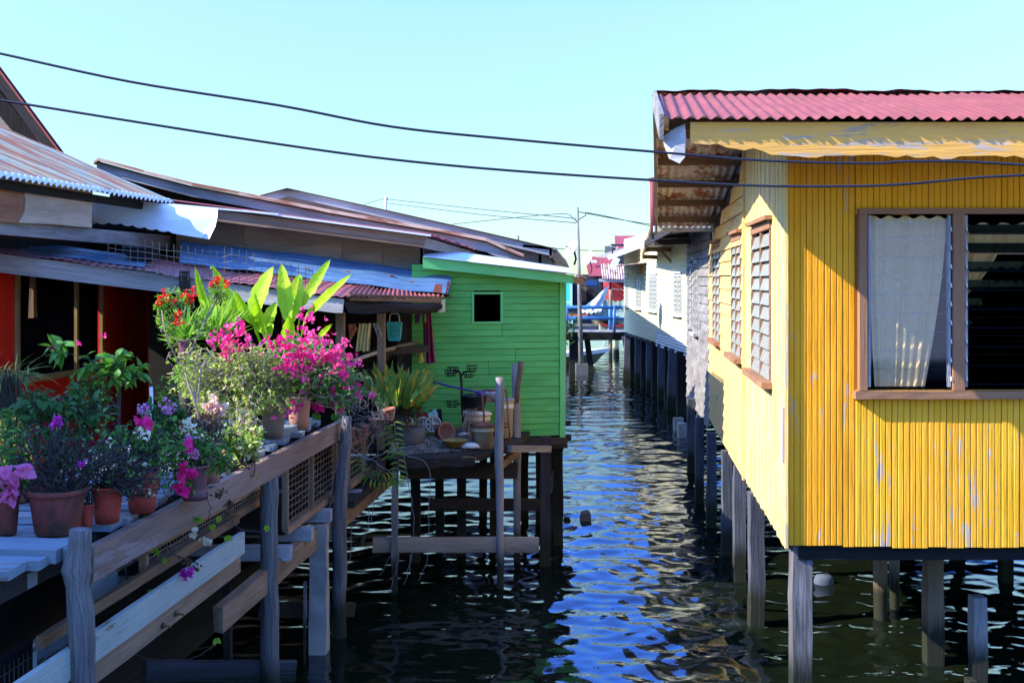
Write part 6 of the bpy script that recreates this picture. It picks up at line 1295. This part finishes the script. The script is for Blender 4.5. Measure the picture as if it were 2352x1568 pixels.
# croton leaf
# green-lime wall piece, hose, hanging moss at left
m=MB(); m.slab([W(-40,960,6.6),W(40,952,6.6),W(78,1060,6.6),W(70,1130,6.6),W(-40,1130,6.6)],.03,(0,1,0)); solo(m,'panel','lime_wall','lime green panel behind the leaves at the picture edge','panel')
m=MB(); m.tube([W(35,950,6.5),W(52,990,6.5),W(70,1030,6.5),W(85,1060,6.5)],.012,8); solo(m,'hose','tan_wood','brown hose over the edge of the lime green panel','hose')
t=thing('hanging_plant','clump of brown hanging roots and grass at the picture edge before the red wall','hanging plant',W(15,860,6.0)); L=MB(); D_=MB()
for i in range(260): p=W(R.gauss(12,22),R.uniform(845,880),6.0+R.uniform(-.1,.1)); D_.tube([p,p+V((R.gauss(0,.02),0,-.1)),p+V((R.gauss(0,.04),0,-.12-.16*R.random()))],.0016,3,cap=False)
for i in range(90): p=W(R.gauss(18,24),860,6.0); L.leaf(p,V((R.uniform(-.3,1.1),R.uniform(-.4,.4),R.uniform(-.2,.5))),V((0,0,1)),R.uniform(.08,.2),.007,curl=.4,segs=5)
D_.build('roots','moss',t); L.build('foliage','leaf_olive',t)
# trailing twigs over the edge board
t=thing('trailing_vine','bare thorny vine trailing down over the edge board with a few leaves and withered blooms','vine',W(430,1160,4.9)); S,L,Fm,D_,G=MB(),MB(),MB(),MB(),MB(); d=4.75
def ex(z,dd): X,Y=z; return W(X,1097.6+Y/3.334-0,dd) 
for pts in ([(820,60),(870,400),(950,620),(980,800),(940,900),(900,1050),(890,1290),(1060,1360),(1250,1400),(1500,1370),(1620,1300),(1650,1220)],[(1000,100),(1010,420),(1000,560),(970,700),(980,800)],[(1060,240),(1160,480),(1250,520),(1380,600),(1450,640)],[(700,60),(880,260),(930,400),(1100,560),(1200,580)],[(1250,120),(1400,250),(1500,300),(1600,350),(1750,350),(1900,400),(2050,420)],[(1560,100),(1610,200),(1600,330)],[(560,980),(700,1020),(800,1050),(900,1000),(1000,930),(1050,900)],[(1130,120),(1180,330),(1350,260),(1450,200)],[(860,380),(1100,440),(1300,330)],[(1300,150),(1150,300),(1000,430),(930,560)]):
    P=[W(x/3.334,1097.6+y/3.334,d+x/2091*1.3) for x,y in pts]; Q=[]
    for a,b in zip(P,P[1:]): Q+= [a.lerp(b,i/5)+rv(.004) for i in range(5)]
    Q.append(P[-1]); S.tube(Q,.0024,4,cap=False)
    for q in Q[::2]: S.tube([q,q+rv(.012)],[.0015,.0004],3,cap=False)
for x,y in ((885,375),(1205,540),(1235,270),(1100,270),(1160,850),(1490,290),(1520,300),(1690,290),(860,140),(1640,350),(1250,605),(1740,440),(2040,360),(1655,1225)): 
    p=W(x/3.334,1097.6+y/3.334,d+x/2091*1.3)
    for i in range(2): L.leaf(p,V((R.uniform(-1,1),-.3,-.6)),V((0,-1,.3)),.038,.028,segs=4)
for x,y in ((1470,430),(1500,400),(1580,490),(1600,480),(1560,470)): cluster(Fm,W(x/3.334,1097.6+y/3.334,5.5),.015,7,.018)
for x,y in ((1420,720),(1450,700),(1400,750),(1460,730)): cluster(G,W(x/3.334,1097.6+y/3.334,5.45),.015,4,.022)
for x,y in ((1660,130),(1700,110),(1750,200),(1770,190),(1730,280),(1760,290),(1500,690),(1440,640),(1380,640)): cluster(D_,W(x/3.334,1097.6+y/3.334,5.6),.022,9,.016)
finish(t,S,L,'leaf_bright','twig_dark',fl=[(Fm,'white_bract','blossoms'),(G,'violet_pink','blossoms'),(D_,'leaf_dry','dry_leaves')])
# --- orchids over the porch cage
t=thing('orchids','dense clump of strap leaved orchids with a few yellow leaves above the wire cage','orchid',W(915,950,9.8)); L,Y_,S=MB(),MB(),MB(); d=9.8
for i in range(150):
    X,Y=Z6(R.uniform(560,850),R.uniform(960,1040)); p=W(X,Y,d+R.uniform(-.25,.25)); dx=(X-912)/55; dd=V((dx*.8+R.uniform(-.35,.35),R.uniform(-.5,.3),1)).normalized(); (Y_ if R.random()<.13 else L).leaf(p,dd,V((0,-1,.3))+rv(.3),R.uniform(.20,.36),R.uniform(.045,.062),curl=R.uniform(0,.35),segs=5)
for i in range(26):
    X,Y=Z6(R.uniform(540,620),R.uniform(1020,1060)); p=W(X,Y,d-.2); L.leaf(p,V((R.uniform(-.5,.5),0,1)),V((0,-1,.2)),R.uniform(.1,.17),.026,segs=5)
for i in range(260): X,Y=Z6(R.gauss(730,70),R.gauss(1060,30)); p=W(X,Y,d); S.tube([p,p+rv(.03),p+rv(.05)+V((0,0,-.03))],.0025,3,cap=False)
for i in range(60): X,Y=Z6(R.gauss(900,30),R.gauss(900,30)); p=W(X,Y,d+.3); Y2=L; L.leaf(p,rv()+V((.2,0,.3)),V((0,-1,.2)),.06,.012,segs=3)
S.build('roots','moss',t); L.build('foliage','leaf_orchid',t); Y_.build('yellow_leaves','leaf_yellow',t)
for i,(x,y,w_,h_,l) in enumerate(((640,1030,92,100,'flared clay orchid pot with holes, hung highest by the cage rail'),(578,1062,60,75,'clay orchid pot with holes beside the flared one'),(500,1110,70,70,'clay orchid pot hidden behind grey roots'),(440,1160,62,95,'clay orchid pot third from the root wrapped post'),(398,1190,56,85,'clay orchid pot second from the root wrapped post'),(360,1180,60,110,'clay orchid pot nearest the root wrapped post'),(830,925,90,90,'round clay pot in the middle of the orchids'),(770,1010,70,80,'dark orange clay pot low among the orchids'),(860,1000,40,50,'small clay pot at the far side of the orchids'))):
    X,Y=Z6(x,y); dd=9.35 if x<700 else 10.0; k=dd/F; w2=w_/3.334*k; h2=h_/3.334*k; c=W(X,Y,dd)-V((0,0,h2)); t=thing('orchid_pot',l,'pot',c,'clay orchid pots'); m=MB(); r=w2/2; m.lathe(c,[(0,0),(r*.55,0),(r*.75,h2*.5),(r*.9,h2*.85),(r*1.05,h2*.88),(r*1.08,h2),(r*.92,h2),(r*.8,h2*.8),(0,h2*.75)],20,axis=(R.uniform(-.15,.15),-.1,1)); m.build('body','clay',t)
    m=MB()
    for a in (-2.2,-1.6,-1.0): p=c+V((math.cos(a)*r*.80,math.sin(a)*r*.80,h2*.5)); m.lathe(p,[(0,0),(.008,0),(.008,.004),(0,.004)],8,axis=(math.cos(a),math.sin(a),-.2))
    m.build('drain_hole_marks','soil',t)
# hanging vanda stems
t=thing('hanging_orchid','yellow green vanda orchid with paired leaves hanging in front of the cage','orchid',W(905,970,9.2)); L,S=MB(),MB()
for pts,n in (([ZC(1180,110),ZC(1185,300),ZC(1215,420),ZC(1210,600),ZC(1210,680)],30),([ZC(820,430),ZC(880,560),ZC(960,630),ZC(1080,655),ZC(1200,640)],26),([ZC(1080,180),ZC(1130,300),ZC(1150,420)],10)):
    P=[W(X,Y,9.15) for X,Y in pts]; S.tube(P,.006,6)
    for i in range(n):
        u=i/(n-1)*(len(P)-1); a=min(len(P)-2,int(u)); p=P[a].lerp(P[a+1],u-a); ax=(P[a+1]-P[a]).normalized(); sd_=ax.cross(V((0,-1,0))).normalized()*(1 if i%2 else -1); L.leaf(p,sd_+ax*-.1+V((0,-.3,-.15)),V((0,-.5,1)),.085*R.uniform(.8,1.2),.022,curl=.25,segs=5)
S.build('stems','stem',t); L.build('foliage','leaf_orchid',t)
o=L and None
def roots(name,lab,lines,d,r,mat='root_grey'):
    m=MB()
    for pts in lines:
        P=[W(X,Y,d) for X,Y in pts]; Q=[]
        for a,b in zip(P,P[1:]): Q+= [a.lerp(b,i/6)+rv(.005) for i in range(6)]
        Q.append(P[-1]); m.tube(Q,[r*(1-.5*i/len(Q)) for i in range(len(Q))],5,cap=False)
    o=m.build(name,mat); o['label']=lab; o['category']='roots'; return o
roots('aerial_roots','long thin grey aerial roots hanging from the orchids down to the water',[[Z5(870,450),Z5(915,650),Z5(890,800),Z5(805,950)],[Z5(940,230),Z5(960,350),Z5(1005,600),Z5(1000,800),Z5(960,980),Z5(940,1000)],[Z5(970,265),Z5(1060,290),Z5(1100,360),Z5(1090,700),Z5(1080,870),Z5(1030,980)],[Z5(800,440),Z5(760,640),Z5(700,785)],[Z5(650,620),Z5(640,850),Z5(590,990)],[Z5(900,700),Z5(915,830),Z5(900,930),Z5(860,1050)],[Z5(750,560),Z5(740,680),Z5(700,760)],[Z5(985,830),Z5(960,960)]],9.2,.0036)
roots('aerial_roots','tangle of grey woody roots wound round the far log post',[[Z5(610,10),Z5(590,100),Z5(620,200),Z5(700,260),Z5(800,310),Z5(900,380)],[Z5(600,30),Z5(640,90),Z5(610,160),Z5(570,260),Z5(540,420),Z5(530,480)],[Z5(590,60),Z5(630,140),Z5(660,230),Z5(760,290)],[Z5(640,260),Z5(760,280),Z5(860,240),Z5(960,215),Z5(1065,198)],[Z5(620,80),Z5(600,170),Z5(575,240),Z5(560,330)],[Z5(770,150),Z5(740,230),Z5(700,380)],[Z5(540,500),Z5(520,580),Z5(460,640),Z5(440,700)],[Z5(510,600),Z5(500,680),Z5(470,740)]],8.5,.0045)
S=MB()
for i in range(110):
    X,Y=R.uniform(800,880),R.uniform(900,1000); p=W(X,Y,9.1); S.tube(path(p,p+rv(.07),.3,4),.0016,3,cap=False)
o=S.build('twig_tangle','root_grey'); o['label']='dry grey twig tangle around the hanging clay orchid pots'; o['category']='twigs'
# dry weed in gravel, dead grass
t=thing('desert_plant','small spiky dark plant growing from the gravel heap','plant',W(955,1010,10.1)); L=MB(); S=MB(); b=W(957,1012,10.05); S.tube([b,W(958,965,10.05)],.006,5)
for i in range(70): u=R.random(); p=b.lerp(W(958,965,10.05),u); a=R.uniform(0,6.28); L.leaf(p,V((math.cos(a),math.sin(a),.5)),V((0,0,1)),.07*(1.1-u*.5),.007,curl=.3,segs=3)
S.build('stems','stem',t); L.build('foliage','leaf_olive',t)
S=MB(); p0=W(1085,945,10.5)
for i in range(34): q=W(R.uniform(1055,1110),R.uniform(960,1010),10.3); S.tube([p0+rv(.03),p0.lerp(q,.5)+V((0,0,.06)),q],.0022,3,cap=False)
for i in range(5): q=W(R.uniform(1080,1110),R.uniform(860,930),10.6); S.tube([p0,q],.002,3,cap=False)
o=S.build('dead_grass','straw'); o['label']='straw coloured dead grass drooping from the black pot on the bucket'; o['category']='dead grass'
m=MB(); L=MB(); b=W(1297,745,33)
for i in range(120): L.leaf(b+rv(.22),rv(),V((0,0,1)),.16,.08,segs=3)
o=L.build('shrub','leaf_dark'); o['label']='small green shrub just past the canal side of the green house'; o['category']='shrub'

for o in COL.objects:
    if o.parent is None and o.type in ('MESH','EMPTY') and 'kind' not in o: o['kind']='thing'
